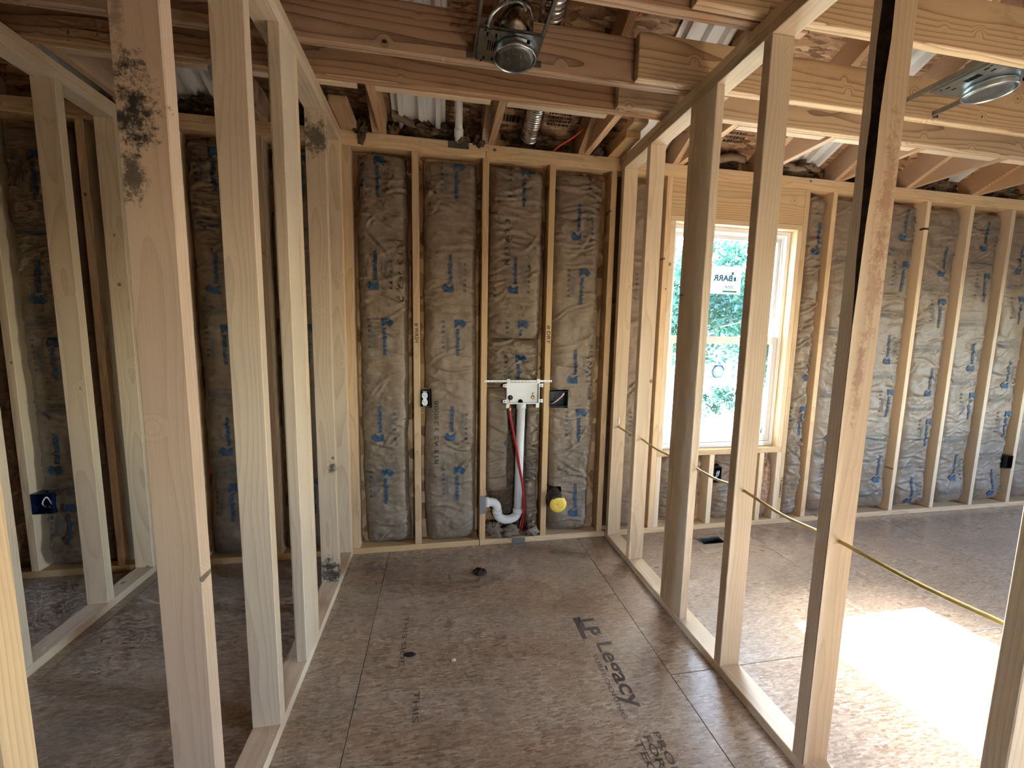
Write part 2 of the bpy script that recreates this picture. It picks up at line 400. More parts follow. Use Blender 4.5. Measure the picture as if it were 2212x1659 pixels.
# print on the subfloor: reads towards the camera, tops of the letters to the right
FX, FY = (0, -1, 0), (1, 0, 0)
flat_text('printed_lettering', 'LP', 0.115, 0.075, (0.388, -0.768, 0), FX, FY, M['floor_ink'], floor, 0.035)
mesh_obj('printed_mark', [(0.362, -0.752, .0006), (0.362, -0.893, .0006), (0.384, -0.893, .0006), (0.384, -0.80, .0006), (0.402, -0.752, .0006)], [(0, 1, 2, 3, 4)], M['floor_ink'], floor, (0.38, -0.8, 0))
flat_text('printed_lettering', 'Legacy', 0.325, 0.072, (0.412, -0.925, 0), FX, FY, M['floor_ink'], floor, 0.02)
flat_text('printed_lettering', 'SUBFLOORING', 0.30, 0.018, (0.372, -0.985, 0), FX, FY, M['floor_ink'], floor)
for i, s in enumerate(('PROD', 'FOR P', 'TECH')):
    flat_text('printed_lettering', s, 0.155, 0.026, (0.448-0.037*i, -1.345-0.008*i, 0), FX, FY, M['floor_ink'], floor, 0.01)
flat_text('printed_lettering', 'THIS SIDE', 0.30, 0.022, (-0.44, -0.62, 0), FX, FY, M['floor_ink'], floor)
flat_text('printed_lettering', 'THIS', 0.13, 0.022, (-0.37, -1.05, 0), FX, FY, M['floor_ink'], floor)

def stud_label(o, txt): o['label'] = txt
# ---- back wall (exterior)
wb = empty('wall_back', (0, 0, 0), kind='structure')
SP = 0.4064
back_x = [n*SP for n in range(-9, -2)] + [-0.8135] + [-0.776] + [-SP, 0.0, SP, 0.804] + [1.184, 2.217] + [n*SP for n in range(6, 15)]
MARKED = {-SP: ('# WASH', 1.425), SP: ('# DRY', 1.43)}
for xc in back_x:
    kind = 'yellow' if -0.9 < xc < 2.5 else 'pale'
    s = board('stud', (xc-T/2, xc+T/2), (0, D), (Z0, ZT), W(kind, 'Z'), wb)
    if xc in MARKED:
        t_, zz = MARKED[xc]
        flat_text('handwriting', t_, 0.115, 0.024, (xc-0.010, 0, zz), (0, 0, -1), (1, 0, 0), M['black_ink'], s, 0.012, 0.0009)
    if abs(xc-2.217) < 1e-6:
        flat_text('handwriting', 'TRIMMERS', 0.16, 0.018, (xc-0.004, 0, 0.36), (0, 0, -1), (1, 0, 0), M['black_ink'], s, 0.012, 0.0009)
    if xc == 8*SP: board('marker_band', (xc-T/2-.0006, xc+T/2+.0006), (-.0007, .03), (2.19, 2.205), M['black_ink'], s, 0)
board('bottom_plate', (-4.2, -0.021), (-0.002, D), (0, Z0), W('yellow', 'X'), wb)
board('bottom_plate', (-0.017, 6.2), (-0.002, D), (0, Z0), W('yellow', 'X'), wb)
board('lower_top_plate', (-4.2, -0.002), (0, D), (ZT, ZT+T), W('yellow', 'X'), wb)
board('lower_top_plate', (0.001, 6.2), (0, D), (ZT, ZT+T), W('yellow', 'X'), wb)
board('upper_top_plate', (-4.2, 0.835), (0, D), (ZT+T, ZP), W('yellow', 'X'), wb)
board('upper_top_plate', (0.937, 6.2), (0, D), (ZT+T, ZP), W('yellow', 'X'), wb)
# window framing
for xa in (1.203, 2.160): board('trimmer_stud', (xa, xa+T), (0, D), (0.587, 2.119), W('pale', 'Z'), wb)
for xa in (1.203, 1.6155, 2.021, 2.164): board('cripple_stud', (xa, xa+T), (0, D), (Z0, 0.549), W('pale', 'Z'), wb)
board('rough_sill', (1.203, 2.198), (0, D), (0.549, 0.587), W('yellow', 'X'), wb)
board('header_plate', (1.203, 2.198), (0, D), (2.119, 2.154), W('yellow', 'X'), wb)
board('header', (1.203, 2.198), (0.002, D), (2.155, 2.391), W('header', 'X'), wb)
mb = MB()                                       # sheathing behind the studs, with the window cut out
for X, Z in (((-4.3, 1.241), (-0.3, 2.75)), ((2.16, 6.3), (-0.3, 2.75)), ((1.241, 2.16), (-0.3, 0.587)), ((1.241, 2.16), (2.119, 2.75))):
    mb.box(X, (D+.001, 0.103), Z)
mb.build('wall_sheathing', M['osbwall'], wb, at=(0, .096, 1.2), fixn=False)

# ---- laundry partitions
def wall_frame(name, xa, studs, flat, y_end, kind, foot=None, plates='pale'):
    w = empty(name, (xa, 0, 0), kind='structure'); xb = xa + D; objs = {}
    for y in studs:
        objs[y] = board('stud', (xa, xb), (y-T/2, y+T/2), (Z0, ZT), W(kind, 'Z'), w)
    board('bottom_plate', (xa, xb), (y_end, -0.004), (0, Z0), W(plates, 'Y'), w)
    board('lower_top_plate', (xa, xb), (y_end, -0.001), (ZT, ZT+T), W(plates, 'Y'), w)
    board('upper_top_plate', (xa, xb), (y_end, D), (ZT+T+.0005, ZP), W(plates, 'Y'), w)
    return w, objs
wl, lo = wall_frame('wall_left', -0.889, [-0.020, -0.319, -0.726, -1.131], None, -2.05, 'pale')
board('flat_stud', (-0.838, -0.800), (-0.880, -0.746), (Z0, ZT), W('pale', 'Z'), wl)
big = wood('stained_stud', 'Z', srgb(206, 174, 142), PALED, 0.008, 0.4, 0.9,
           stains=(((-0.015, -0.019, 0.58), (0.05, 0.06, 0.10), (0.02, 0.017, 0.014), 0.95), ((-0.025, -0.019, 0.44), (0.03, 0.05, 0.06), (0.03, 0.024, 0.02), 0.8),
                   ((-0.03, -0.019, 0.80), (0.02, 0.05, 0.22), (0.06, 0.04, 0.03), 0.5)), vary=0.02)
board('stud', (-0.889, -0.800), (-1.522, -1.484), (Z0, ZT), big, wl)
moldy = wood('moldy_stud', 'Z', PALE, PALED, 0.0075, 0.4, 0.8, stains=(((0, -0.019, 1.05), (0.08, 0.1, 0.10), (0.05, 0.04, 0.03), 0.8), ((0, -0.019, -1.12), (0.09, 0.09, 0.10), (0.02, 0.017, 0.015), 0.9),
             ((0.02, -0.019, -0.55), (0.03, 0.05, 0.04), (0.03, 0.025, 0.02), 0.8)), vary=0.02)
lo[-0.319].data = box_mesh(D, T, ZT-Z0, 0.0022, moldy)
board('stud', (-0.889, -0.800), (-1.940, -1.902), (Z0, ZT), W('yellow', 'Z'), wl)
board('nailer_block', (-0.800, -0.713), (-0.262, 0.085), (ZP+.001, ZP+.039), W('yellow', 'Y'), wl)

wr, ro = wall_frame('wall_right', 0.843, [-0.036, -0.346, -0.735], None, -2.05, 'pale', plates='pale')
board('flat_stud', (0.843, 0.881), (-0.889, -0.755), (Z0, ZT), W('pale', 'Z'), wr)
def wane_stud(name, X, Y, parent, mat, zs, w0):          # stud with a bark edge on its left front corner
    (xa, xb), (ya, yb) = X, Y
    n = 26; vs = []; fs = []; mi = []
    for i in range(n+1):
        z = Z0 + (ZT-Z0)*i/n; k = max(0.0, (z-zs)/(ZT-zs)); wx = 0.001 + w0*(k**0.7)*(1 + 0.18*math.sin(i*1.7)); wy = 0.001 + 0.020*(k**0.5)*(1+0.15*math.sin(i*2.3))
        vs += [(xa, yb, z), (xa, ya+wy, z), (xa+wx, ya, z), (xb, ya, z), (xb, yb, z)]
    for i in range(n):
        for j in range(5):
            fs.append((i*5+j, i*5+(j+1) % 5, (i+1)*5+(j+1) % 5, (i+1)*5+j)); mi.append(1 if j == 1 else 0)
    fs += [(4, 3, 2, 1, 0), tuple(n*5+j for j in range(5))]; mi += [0, 0]
    return mesh_obj(name, vs, fs, mat, parent, ((xa+xb)/2, (ya+yb)/2, (Z0+ZT)/2), False, [mat, M['bark']], mi)
rusty = wood('rust_stained_stud', 'Z', srgb(214, 184, 146), PALED, 0.009, 0.4, 0.7,
             stains=(((0.02, -0.019, 0.55), (0.03, 0.06, 0.25), srgb(150, 84, 50), 0.55), ((-0.005, -0.019, 0.05), (0.02, 0.06, 0.16), srgb(150, 80, 46), 0.6),
                     ((0.01, -0.019, 0.28), (0.03, 0.06, 0.2), srgb(160, 92, 56), 0.5)), mold=0.15, vary=0.02)
board('stud', (0.843, 0.932), (-1.168, -1.130), (Z0, ZT), W('pale', 'Z'), wr)
wane_stud('stud', (0.843, 0.932), (-1.549, -1.511), wr, rusty, 1.45, 0.021)
board('stud', (0.843, 0.932), (-1.958, -1.920), (Z0, ZT), W('pale', 'Z'), wr)
board('nailer_block', (0.756, 0.842), (-0.245, 0.085), (ZP+.001, ZP+.039), W('yellow', 'Y'), wr)
board('nailer_block', (0.756, 0.842), (-0.330, 0.085), (ZP+.041, ZP+.079), W('yellow', 'Y'), wr)
# ---- closet partition in the dark room
wc, co_ = wall_frame('wall_far_left', -1.940, [-0.022, -0.336, -0.742, -1.148], None, -1.4, 'pale', plates='pale')

# ---- ceiling: joists, short joists, rafters, roof deck
ce = empty('ceiling', (0, 0, 2.467), kind='structure')
JH = 0.187; zj = (ZP+.0005, ZP+JH)
def joist(X, Y, kind): return board('ceiling_joist', X, Y, zj, W(kind, 'X'), ce, bev=0.003)
joist((-3.2, 1.05), (-1.096, -1.058), 'pine'); joist((0.572, 6.1), (-1.142, -1.104), 'weather')
joist((-3.2, 1.05), (-0.693, -0.655), 'pine'); joist((0.570, 6.1), (-0.735, -0.697), 'weather')
joist((-3.2, 1.05), (-0.480, -0.442), 'pine'); joist((0.576, 6.1), (-0.525, -0.487), 'weather')
joist((-3.2, 1.05), (-1.503, -1.465), 'pine'); joist((0.6, 6.1), (-1.545, -1.507), 'weather')
joist((-3.2, 1.05), (-1.910, -1.872), 'pine'); joist((0.6, 6.1), (-1.952, -1.914), 'weather')
SL = 0.5; RV = 0.156
rcs = [0.012 + 0.6096*k for k in range(-6, 10)]; rcs[7] = 0.600
def rafter(x0):
    zb = lambda y: ZP + .0005 - SL*y
    poly = [(-3.0, zb(-3.0)), (0.0, zb(0)), (0.105, zb(0)), (0.105, zb(0.105)), (0.5, zb(0.5)), (0.5, zb(0.5)+RV), (-3.0, zb(-3.0)+RV)]
    return MB().prism(poly, x0-T, x0, 'YZ').build('rafter', W('rafter', 'Y'), ce, at=(x0-T/2, -0.6, 2.85))
for c in rcs:
    rafter(c)
    if c < -2.5 or c > 5.2: continue
    # short joist beside the rafter, its outer end cut to the roof slope
    j0 = -0.4415 if c < 0.57 else -0.4865
    poly = [(j0, ZP+.001), (0.088, ZP+.001), (0.088, ZP+0.10), (0.0, ZP+0.135), (j0, ZP+0.14)]
    MB().prism(poly, c+.0005, c+T, 'YZ').build('short_joist', W('rafter', 'Y'), ce, at=(c+T/2, -0.2, 2.53), bev=0.0015)
for i in range(len(rcs)-1):
    a, b = rcs[i]+T+.001, rcs[i+1]-T-.001
    if rcs[i] < -2.5 or rcs[i] > 4.9 or abs(rcs[i]-0.6) < 0.01: continue
    y = (-0.4415, -0.4035) if a < 0.6 else (-0.4865, -0.4485)
    board('ledger_block', (a, b), y, (ZP-.002, ZP+.087), W('pale', 'X'), ce)
zd = lambda y: ZP + .001 - SL*y + RV
for i, (xa, xb) in enumerate(((-4.3, -1.83), (-1.83, 0.60), (0.60, 3.04), (3.04, 6.3))):
    for (ya, yb) in ((0.55, -0.55), (-0.55, -1.75), (-1.75, -3.0)):
        poly = [(ya, zd(ya)), (yb, zd(yb)), (yb, zd(yb)+.014), (ya, zd(ya)+.014)]
        o = MB().prism(poly, xa+.001, xb-.001, 'YZ').build('roof_deck_panel', M['deck'], ce)
poly = [(-3.0, zd(-3.0)), (-3.0, zd(-3.0)+.014), (-6.4, zd(-3.0)-1.7+.014), (-6.4, zd(-3.0)-1.7)]
MB().prism(poly, -4.3, 6.3, 'YZ').build('roof_deck_panel', M['deck'], ce)
# black stamps on the deck
def deck_pt(x, y, lift=0.0015): return (x, y, zd(y)-lift)
def deck_stamp(x0, x1, y0, y1, rows):
    mb = MB()
    for k in range(rows):
        ya = y0 + (y1-y0)*k/rows; yb = ya + (y1-y0)/rows*0.55; x = x0
        while x < x1:
            w = random.uniform(.006, .022); mb.add([deck_pt(x, ya), deck_pt(min(x+w, x1), ya), deck_pt(min(x+w, x1), yb), deck_pt(x, yb)], [(0, 1, 2, 3)]); x += w + random.uniform(.003, .007)
    mb.build('deck_stamp', M['stamp_ink'], ce, fixn=False)
deck_stamp(0.36, 0.50, -0.06, 0.02, 4); deck_stamp(1.52, 1.66, -0.10, 0.0, 4); deck_stamp(0.66, 0.80, -0.02, 0.03, 1); deck_stamp(0.10, 0.20, -0.09, 0.05, 2)

# ---- unseen sides of the room, with windows added in them for fill light
def shell_wall(name, axis, pos, u0, u1, holes, zt=4.4):
    w = empty(name, (pos if axis == 'X' else 0, pos if axis == 'Y' else 0, 0), kind='structure')
    mb = MB(); th = (pos, pos+0.1)
    def put(u, z):
        if u[1]-u[0] > 1e-4 and z[1]-z[0] > 1e-4:
            mb.box(th if axis == 'X' else u, u if axis == 'X' else th, z)
    edges = sorted([u0, u1] + [h[0] for h in holes] + [h[1] for h in holes])
    for a, b in zip(edges[:-1], edges[1:]):
        hs = [h for h in holes if h[0] <= a and b <= h[1]]
        if hs: put((a, b), (-0.3, hs[0][2])); put((a, b), (hs[0][3], zt))
        else: put((a, b), (-0.3, zt))
    mb.build('wall_sheathing', M['osbwall'], w, fixn=False)
    for h in holes:                                      # plain vinyl frame in each opening
        fm = MB(); q = 0.05; t2 = (pos+.02, pos+.08)
        for u, z in (((h[0], h[0]+q), (h[2], h[3])), ((h[1]-q, h[1]), (h[2], h[3])), ((h[0]+q, h[1]-q), (h[2], h[2]+q)), ((h[0]+q, h[1]-q), (h[3]-q, h[3])), ((h[0]+q, h[1]-q), ((h[2]+h[3])/2-.025, (h[2]+h[3])/2+.025))):
            fm.box(t2 if axis == 'X' else u, u if axis == 'X' else t2, z)
        fm.build('fill_window_frame', M['vinyl'], w, fixn=False)
    return w
HR = [(-3.3, -2.3, 0.8, 2.0)]
HB = [(0.5, 0.9, 1.0, 1.9)]
shell_wall('wall_outer_right', 'X', 6.2, -6.1, 0.0, HR)
shell_wall('wall_outer_left', 'X', -4.3, -6.1, 0.0, [])
shell_wall('wall_light_block', 'Y', -3.1, -4.2, -0.95, [], 3.9)  # unseen wall added to stop rear light leaking into the dark room
shell_wall('wall_rear', 'Y', -6.1, -4.2, 6.2, HB)
def portal(loc, rot, sx, sy):
    l = bpy.data.lights.new('window_portal', 'AREA'); l.shape = 'RECTANGLE'; l.size = sx; l.size_y = sy
    l.cycles.is_portal = True; o = bpy.data.objects.new('window_portal', l); COL.objects.link(o); o.location = loc; o.rotation_euler = rot
portal((1.70, 0.115, 1.353), (-math.pi/2, 0, 0), 0.9, 1.5)
for h in HR: portal((6.19, (h[0]+h[1])/2, (h[2]+h[3])/2), (0, math.pi/2, 0), h[3]-h[2], h[1]-h[0])
for h in HB: portal(((h[0]+h[1])/2, -6.0, (h[2]+h[3])/2), (math.pi/2, 0, 0), h[1]-h[0], h[3]-h[2])

# ---- the window
wn1 = empty('window_1', (1.70, 0.08, 0.587), kind='structure')
XA, XB, ZA, ZB = 1.2435, 2.1575, 0.5895, 2.1165
def bars(name, X, Z, Y, w, parent, mat=M['vinyl'], wb_=None, wt=None):
    mb = MB(); (xa, xb), (za, zb) = X, Z; b = wb_ or w; t = wt or w
    mb.box((xa, xa+w), Y, (za, zb)); mb.box((xb-w, xb), Y, (za, zb)); mb.box((xa+w, xb-w), Y, (za, za+b)); mb.box((xa+w, xb-w), Y, (zb-t, zb))
    return mb.build(name, mat, parent, fixn=False)
bars('frame', (XA, XB), (ZA, ZB), (0.052, 0.122), 0.028, wn1, wb_=0.035)
bars('frame_stop', (XA+.028, XB-.028), (ZA+.035, ZB-.028), (0.078, 0.086), 0.012, wn1)
s1 = bars('lower_sash', (XA+.030, XB-.030), (ZA+.037, 1.385), (0.056, 0.077), 0.036, wn1, wb_=0.050, wt=0.052)
board('pane', (XA+.064, XB-.064), (0.066, 0.069), (ZA+.085, 1.335), M['glass'], s1, 0)
s2 = bars('upper_sash', (XA+.030, XB-.030), (1.345, ZB-.030), (0.090, 0.112), 0.034, wn1, wb_=0.036, wt=0.036)
board('pane', (XA+.062, XB-.062), (0.100, 0.103), (1.380, ZB-.064), M['glass'], s2, 0)
for xx in (1.50, 1.90): board('sash_lock', (xx-.02, xx+.02), (0.050, 0.070), (1.3855, 1.394), M['vinyl'], wn1, .002)
def film_mat():
    t = NT('white_film'); t.fin(srgb(235, 235, 235), .5); tl = t.n('ShaderNodeBsdfTranslucent'); t.put(tl.inputs[0], srgb(200, 206, 210)); mx = t.n('ShaderNodeMixShader'); mx.inputs[0].default_value = .12
    t.t.links.new(t.b.outputs[0], mx.inputs[1]); t.t.links.new(tl.outputs[0], mx.inputs[2]); t.t.links.new(mx.outputs[0], t.out.inputs[0]); return t.m
st = board('window_sticker', (1.585, 1.83), (0.0985, 0.0998), (1.682, 1.872), film_mat(), None, 0)
tag(st, 'white maker sticker with reversed lettering on the upper window pane', 'sticker')
M['sticker_ink'] = simple('sticker_ink', srgb(20, 110, 140), 0.6)
M['sticker_green'] = simple('sticker_green', srgb(30, 130, 110), 0.6)
YS = 0.0983
flat_text('printed_lettering', 'BARR', 0.15, 0.040, (1.76, YS, 1.772), (-1, 0, 0), (0, 0, 1), M['sticker_ink'], st, 0.03, -0.0004)
mesh_obj('printed_mark', [(1.771, YS, 1.772), (1.789, YS, 1.772), (1.789, YS, 1.80), (1.771, YS, 1.80), (1.752, YS, 1.815), (1.768, YS, 1.815), (1.768, YS, 1.834), (1.752, YS, 1.834)], [(0, 1, 2, 3), (4, 5, 6, 7)], M['sticker_ink'], st, (1.77, YS, 1.79))
flat_text('printed_lettering', '2050', 0.07, 0.018, (1.775, YS, 1.722), (-1, 0, 0), (0, 0, 1), M['dark'], st, 0.0, -0.0004)
mesh_obj('printed_bar', [(1.69, YS, 1.694), (1.80, YS, 1.694), (1.80, YS, 1.705), (1.69, YS, 1.705)], [(0, 1, 2, 3)], M['sticker_green'], st, (1.75, YS, 1.7))
# ================================================================ THINGS
# ---- kraft-faced insulation batts
LOGO_POLY = [(0, 0), (0, 1), (.68, 1), (1, .5), (.68, 0), (.36, .46)]
class Batt:
    def __init__(s, x0, x1, z0, z1, seed, yc=0.014, gl=0.004, gr=0.012, edge=0.045, creases=34, amp=1.0, wide=0, bulge=0.0, foot=0.0, wob=0.006, holes=()):
        s.holes = holes
        s.x0, s.x1, s.z0, s.z1, s.seed, s.yc, s.gl, s.gr, s.edge, s.amp, s.bulge, s.foot, s.wob = x0, x1, z0, z1, seed, yc, gl, gr, edge, amp, bulge, foot, wob
        rg = random.Random(seed); s.cr = []
        for i in range(creases):
            s.cr.append((rg.uniform(x0, x1), rg.uniform(z0, z1), rg.gauss(0, 0.28) + (0.5 if rg.random() < .18 else 0), rg.uniform(.03, .15), rg.uniform(.004, .010)*amp, rg.uniform(.006, .012)))
        for i in range(wide):
            s.cr.append(((x0+x1)/2, rg.uniform(z0, z1), rg.gauss(0, 0.05), 0.26, rg.uniform(.004, .008)*amp, rg.uniform(.006, .009)))
    def lim(s, z):
        a = s.x0 + s.gl + np.abs(fbm(z*2.3, 0*z+1.7, s.seed+5))*s.wob*3
        b = s.x1 - s.gr - np.abs(fbm(z*2.1, 0*z+9.2, s.seed+6))*s.wob*3
        return a, b
    def y(s, x, z):
        x = np.asarray(x, float); z = np.asarray(z, float)
        a, b = s.lim(z); u = np.clip((x-a)/(b-a), 0, 1)
        e = np.abs(2*u-1)
        y = s.yc + s.edge*e**7 - s.bulge*(1-e**2)
        y = y + 0.020*fbm(x*4, z*2.6, s.seed)*(1-e**4) + 0.010*fbm(x*13, z*17, s.seed+3)*s.amp
        rdg = 1-np.abs(fbm(x*9+3*vnoise(x*4, z*4, s.seed+9), z*20, s.seed+21))*2
        y = y - 0.0045*s.amp*np.clip(rdg-0.45, 0, 1)**2*3
        for (cx, cz, an, ln, A, w) in s.cr:
            dx, dz = x-cx, z-cz
            t = dx*math.cos(an)+dz*math.sin(an); n = -dx*math.sin(an)+dz*math.cos(an)
            n = n + 0.012*np.sin(t*22+cz*40)
            win = np.exp(-(t/ln)**4)
            y = y - A*win*(np.exp(-(n/w)**2) - 0.7*np.exp(-((n+1.7*w)/(1.2*w))**2))
        tz = (s.z1-z); y = y + 0.05*np.exp(-np.clip(tz, 0, 9)/0.018)
        bz = (z-s.z0); y = y + 0.035*np.exp(-np.clip(bz, 0, 9)/0.02)
        if s.foot: y = y - s.foot*np.exp(-((bz-0.11)/0.09)**2)*(1-e**4)
        return np.minimum(y, 0.083)
    def build(s, label, name='insulation_batt', group='kraft-faced batts between the studs of the back wall', dx=0.0075, dz=0.0075):
        nx = max(8, int((s.x1-s.x0)/dx)); nz = max(10, int((s.z1-s.z0)/dz))
        z = np.linspace(s.z0, s.z1, nz+1)[:, None]*np.ones((1, nx+1)); u = np.linspace(0, 1, nx+1)[None, :]
        a, b = s.lim(z[:, :1]); x = a + (b-a)*u
        y = s.y(x, z)
        # skirt back into the stud bay on both sides
        z = np.concatenate([z[:, :1], z, z[:, :1]], 1); x = np.concatenate([x[:, :1]+.001, x, x[:, -1:]-.001], 1)
        y = np.concatenate([0*y[:, :1]+.086, y, 0*y[:, :1]+.086], 1); nx2 = nx+3
        z = np.concatenate([z[:1], z, z[-1:]], 0); x = np.concatenate([x[:1], x, x[-1:]], 0); y = np.concatenate([0*y[:1]+.086, y, 0*y[:1]+.086], 0)
        cx, cz = (s.x0+s.x1)/2, s.z0
        v = np.stack([x-cx, y-0.05, z-cz], -1).reshape(-1, 3)
        rows = nz+3; i = (np.arange(rows-1)[:, None]*nx2 + np.arange(nx2-1)[None, :]).reshape(-1)
        f = np.stack([i, i+1, i+nx2+1, i+nx2], -1)
        fx = x.reshape(-1)[f].mean(1); fz = z.reshape(-1)[f].mean(1); keep = np.ones(len(f), bool)
        for (ha, hb, hc, hd) in s.holes: keep &= ~((fx > ha) & (fx < hb) & (fz > hc) & (fz < hd))
        f = f[keep]
        me = bpy.data.meshes.new(name); me.from_pydata(v.tolist(), [], f.tolist()); me.update()
        me.polygons.foreach_set('use_smooth', [True]*len(me.polygons)); me.materials.append(M['kraft'])
        o = bpy.data.objects.new(name, me); link(o, None, (cx, 0.05, cz)); s.o = o
        tag(o, label, 'insulation', group); s.tri = {}; s.cur = 0
        return s
    def put(s, ink, v, f, lift=0.0045):                  # v: (n,2) array of x,z on the facing
        v = np.asarray(v, float)
        ok = [g for g in f if all(s.z0+.015 < v[i, 1] < s.z1-.015 and s.x0+s.gl+.012 < v[i, 0] < s.x1-s.gr-.012 for i in g)]
        if not ok: return
        y = s.y(v[:, 0], v[:, 1]) - lift
        V, Fc = s.tri.setdefault((ink, s.cur), ([], [])); n = len(V)
        V += [(a, q, b) for (a, b), q in zip(v.tolist(), y.tolist())]; Fc += [tuple(i+n for i in g) for g in ok]
    def quad(s, ink, x0, x1, z0, z1, nx=1, nz=1):
        xs = np.linspace(x0, x1, nx+1); zs = np.linspace(z0, z1, nz+1)
        v = [(a, b) for b in zs for a in xs]; f = [(j*(nx+1)+i, j*(nx+1)+i+1, (j+1)*(nx+1)+i+1, (j+1)*(nx+1)+i) for j in range(nz) for i in range(nx)]
        s.put(ink, v, f)
    def tx(s, ink, txt, length, height, ox, oz, d, weight=0.0):    # d = +1: reads down, -1: reads up
        if ink == 'black_ink': s.cur += 1
        v, f, w, h = text_tris(txt, weight)
        p = np.stack([ox + d*v[:, 1]/h*height, oz - d*v[:, 0]/w*length], -1); s.put(ink, p, f)
    def logo(s, cx, cz, d, k=1.0):
        s.cur += 1                                        # chevron, subdivided so it follows the paper
        P = np.array(LOGO_POLY) - np.array([0.45, 0.5]); P = P*np.array([0.072, 0.052])*k*d + np.array([cx, cz])
        c = P.mean(0)*0.5 + P[5]*0.5; V = [c] + list(P); Fc = [(0, 1+i, 1+(i+1) % 6) for i in range(6)]
        for _ in range(2):
            nf = []; V = list(V)
            for (a, b, e) in Fc:
                ab, be, ea = len(V), len(V)+1, len(V)+2; V += [(V[a]+V[b])/2, (V[b]+V[e])/2, (V[e]+V[a])/2]
                nf += [(a, ab, ea), (ab, b, be), (ea, be, e), (ab, be, ea)]
            Fc = nf
        s.put('blue_ink', np.array(V), Fc)
        s.tx('blue_ink', 'knaufinsulation', 0.165*k, 0.0235*k, cx - d*0.022*k, cz - d*0.030*k, d, 0.05)
        s.quad('pale_ink', cx-d*0.052*k-.0008, cx-d*0.052*k+.0008, cz-d*0.17*k, cz+d*0.02*k, 1, 6)
        for i in range(6):
            x, z = cx-d*0.100*k, cz + d*(0.012 - 0.031*i)*k; q = 0.0085*k
            if i in (3, 4):
                for j in range(10):
                    a, b = 2*math.pi*j/10, 2*math.pi*(j+1)/10
                    pts = [(x+q*math.cos(a), z+q*math.sin(a)), (x+q*math.cos(b), z+q*math.sin(b)), (x+.62*q*math.cos(b), z+.62*q*math.sin(b)), (x+.62*q*math.cos(a), z+.62*q*math.sin(a))]
                    s.put('grey_ink', pts, [(0, 1, 2, 3)])
            else:
                s.quad('grey_ink', x-q, x+q, z-q*.9, z-q*.1); s.quad('grey_ink', x-q*.8, x+q*.9, z+q*.05, z+q*.9)
        for i in range(5): s.quad('pale_ink', cx-d*(0.064+.005*i)*k-.0011, cx-d*(0.064+.005*i)*k+.0011, cz-d*0.15*k, cz-d*(0.02+.03*(i % 2))*k, 1, 6)
    def vee(s, x, z, d=1):
        s.cur += 1; q = 0.010; s.put('grey_ink', [(x-q*.6, z+d*q), (x-q*.3, z+d*q), (x+.1*q, z-d*q), (x-.1*q, z-d*q*1.1)], [(0, 1, 2, 3)]); s.put('grey_ink', [(x+q*.6, z+d*q), (x+q*.3, z+d*q), (x-.1*q, z-d*q), (x+.1*q, z-d*q*1.1)], [(0, 1, 2, 3)])
    def small(s, x0, x1, z, ink='pale_ink'):             # block of fine print between the logos
        s.cur += 1
        for r in range(3): s.quad(ink, x0, x1-(0.01 if r == 1 else 0), z-.006*r, z-.006*r+.0022, 8, 1)
        for r in range(5): s.quad(ink, x0, x0+(x1-x0)*0.55, z-.028-.0062*r, z-.028-.0062*r+.0036, 6, 1); s.quad(ink, x0+(x1-x0)*.78, x1, z-.028-.0062*r, z-.028-.0062*r+.0036, 4, 1)
        s.vee(x0+(x1-x0)*.67, z-.04)
    def done(s):
        for (ink, _), (V, Fc) in s.tri.items():
            po = mesh_obj({'blue_ink': 'printed_logo', 'grey_ink': 'printed_icons', 'pale_ink': 'printed_notes', 'black_ink': 'printed_code'}[ink], V, Fc, M[ink], s.o, root_loc(s.o))
            if ink != 'blue_ink': po['kind'] = 'stuff'
def std(b, seq, small=False, dx=0.0):
    for (x, z, d) in seq: b.logo(x+dx, z, d)
    zs = [q[1] for q in seq]
    for (x, z, d) in seq:
        if d < 0: b.vee((b.x0+b.x1)/2+.03, z-0.11, 1 if (b.seed % 2) else -1)
    if small:
        for (x, z, d) in seq:
            if d < 0: b.small(b.x0+.06, b.x1-.05, z-.085)
            else: b.small(b.x0+.06, b.x1-.05, z-.33)
U, DN = 1, -1
b = Batt(-0.757, -0.4254, 0.05, 2.372, 11, gl=0.020, gr=0.022, creases=46, amp=1.15, wob=.012, foot=.012).build('wrinkled kraft insulation batt between the corner stud and the WASH stud')
std(b, [(-.600, 2.343-.02, U), (-.649, 1.637, DN), (-.575, 1.424, U), (-.638, .733, DN), (-.585, .507, U)]); b.tx('black_ink', 'R13 A2 2', 0.36, 0.030, -.508, 1.90, 1); b.done()
b = Batt(-0.387, -0.019, 0.045, 2.372, 12, gl=0.022, gr=0.022, creases=46, wob=.006, foot=.022, holes=((-.40, -.318, .910, 1.026),)).build('kraft insulation batt printed R13 beside the duplex outlet')
std(b, [(-.155, 2.335, U), (-.219, 1.638, DN), (-.147, 1.426, U), (-.208, .725, DN), (-.147, .504, U)]); b.tx('black_ink', 'R13 A2 3 25008', 0.40, 0.026, -.278, .555, -1); b.done()
b = Batt(0.019, 0.387, 1.343, 2.372, 13, gl=0.006, gr=0.020, creases=34, amp=1.0).build('upper kraft batt above the washer box, cut off straight below')
std(b, [(.250, 2.335, U), (.176, 1.645, DN), (.247, 1.429, U)]); b.tx('black_ink', 'R13 A2 3', 0.27, 0.030, .150, 1.79, -1); b.done()
b = Batt(0.019, 0.387, 1.04, 1.342, 14, yc=.028, gl=0.006, gr=0.020, creases=26, amp=1.7).build('crumpled kraft batt piece directly above the washer box strap')
std(b, [(.240, 1.215, U)]); b.vee(.19, 1.30, -1); b.done()
b = Batt(0.019, 0.176, 0.335, 1.03, 15, yc=.030, gl=0.004, gr=0.004, creases=16, amp=1.1, edge=.03).build('torn kraft batt strip left of the red supply pipe')
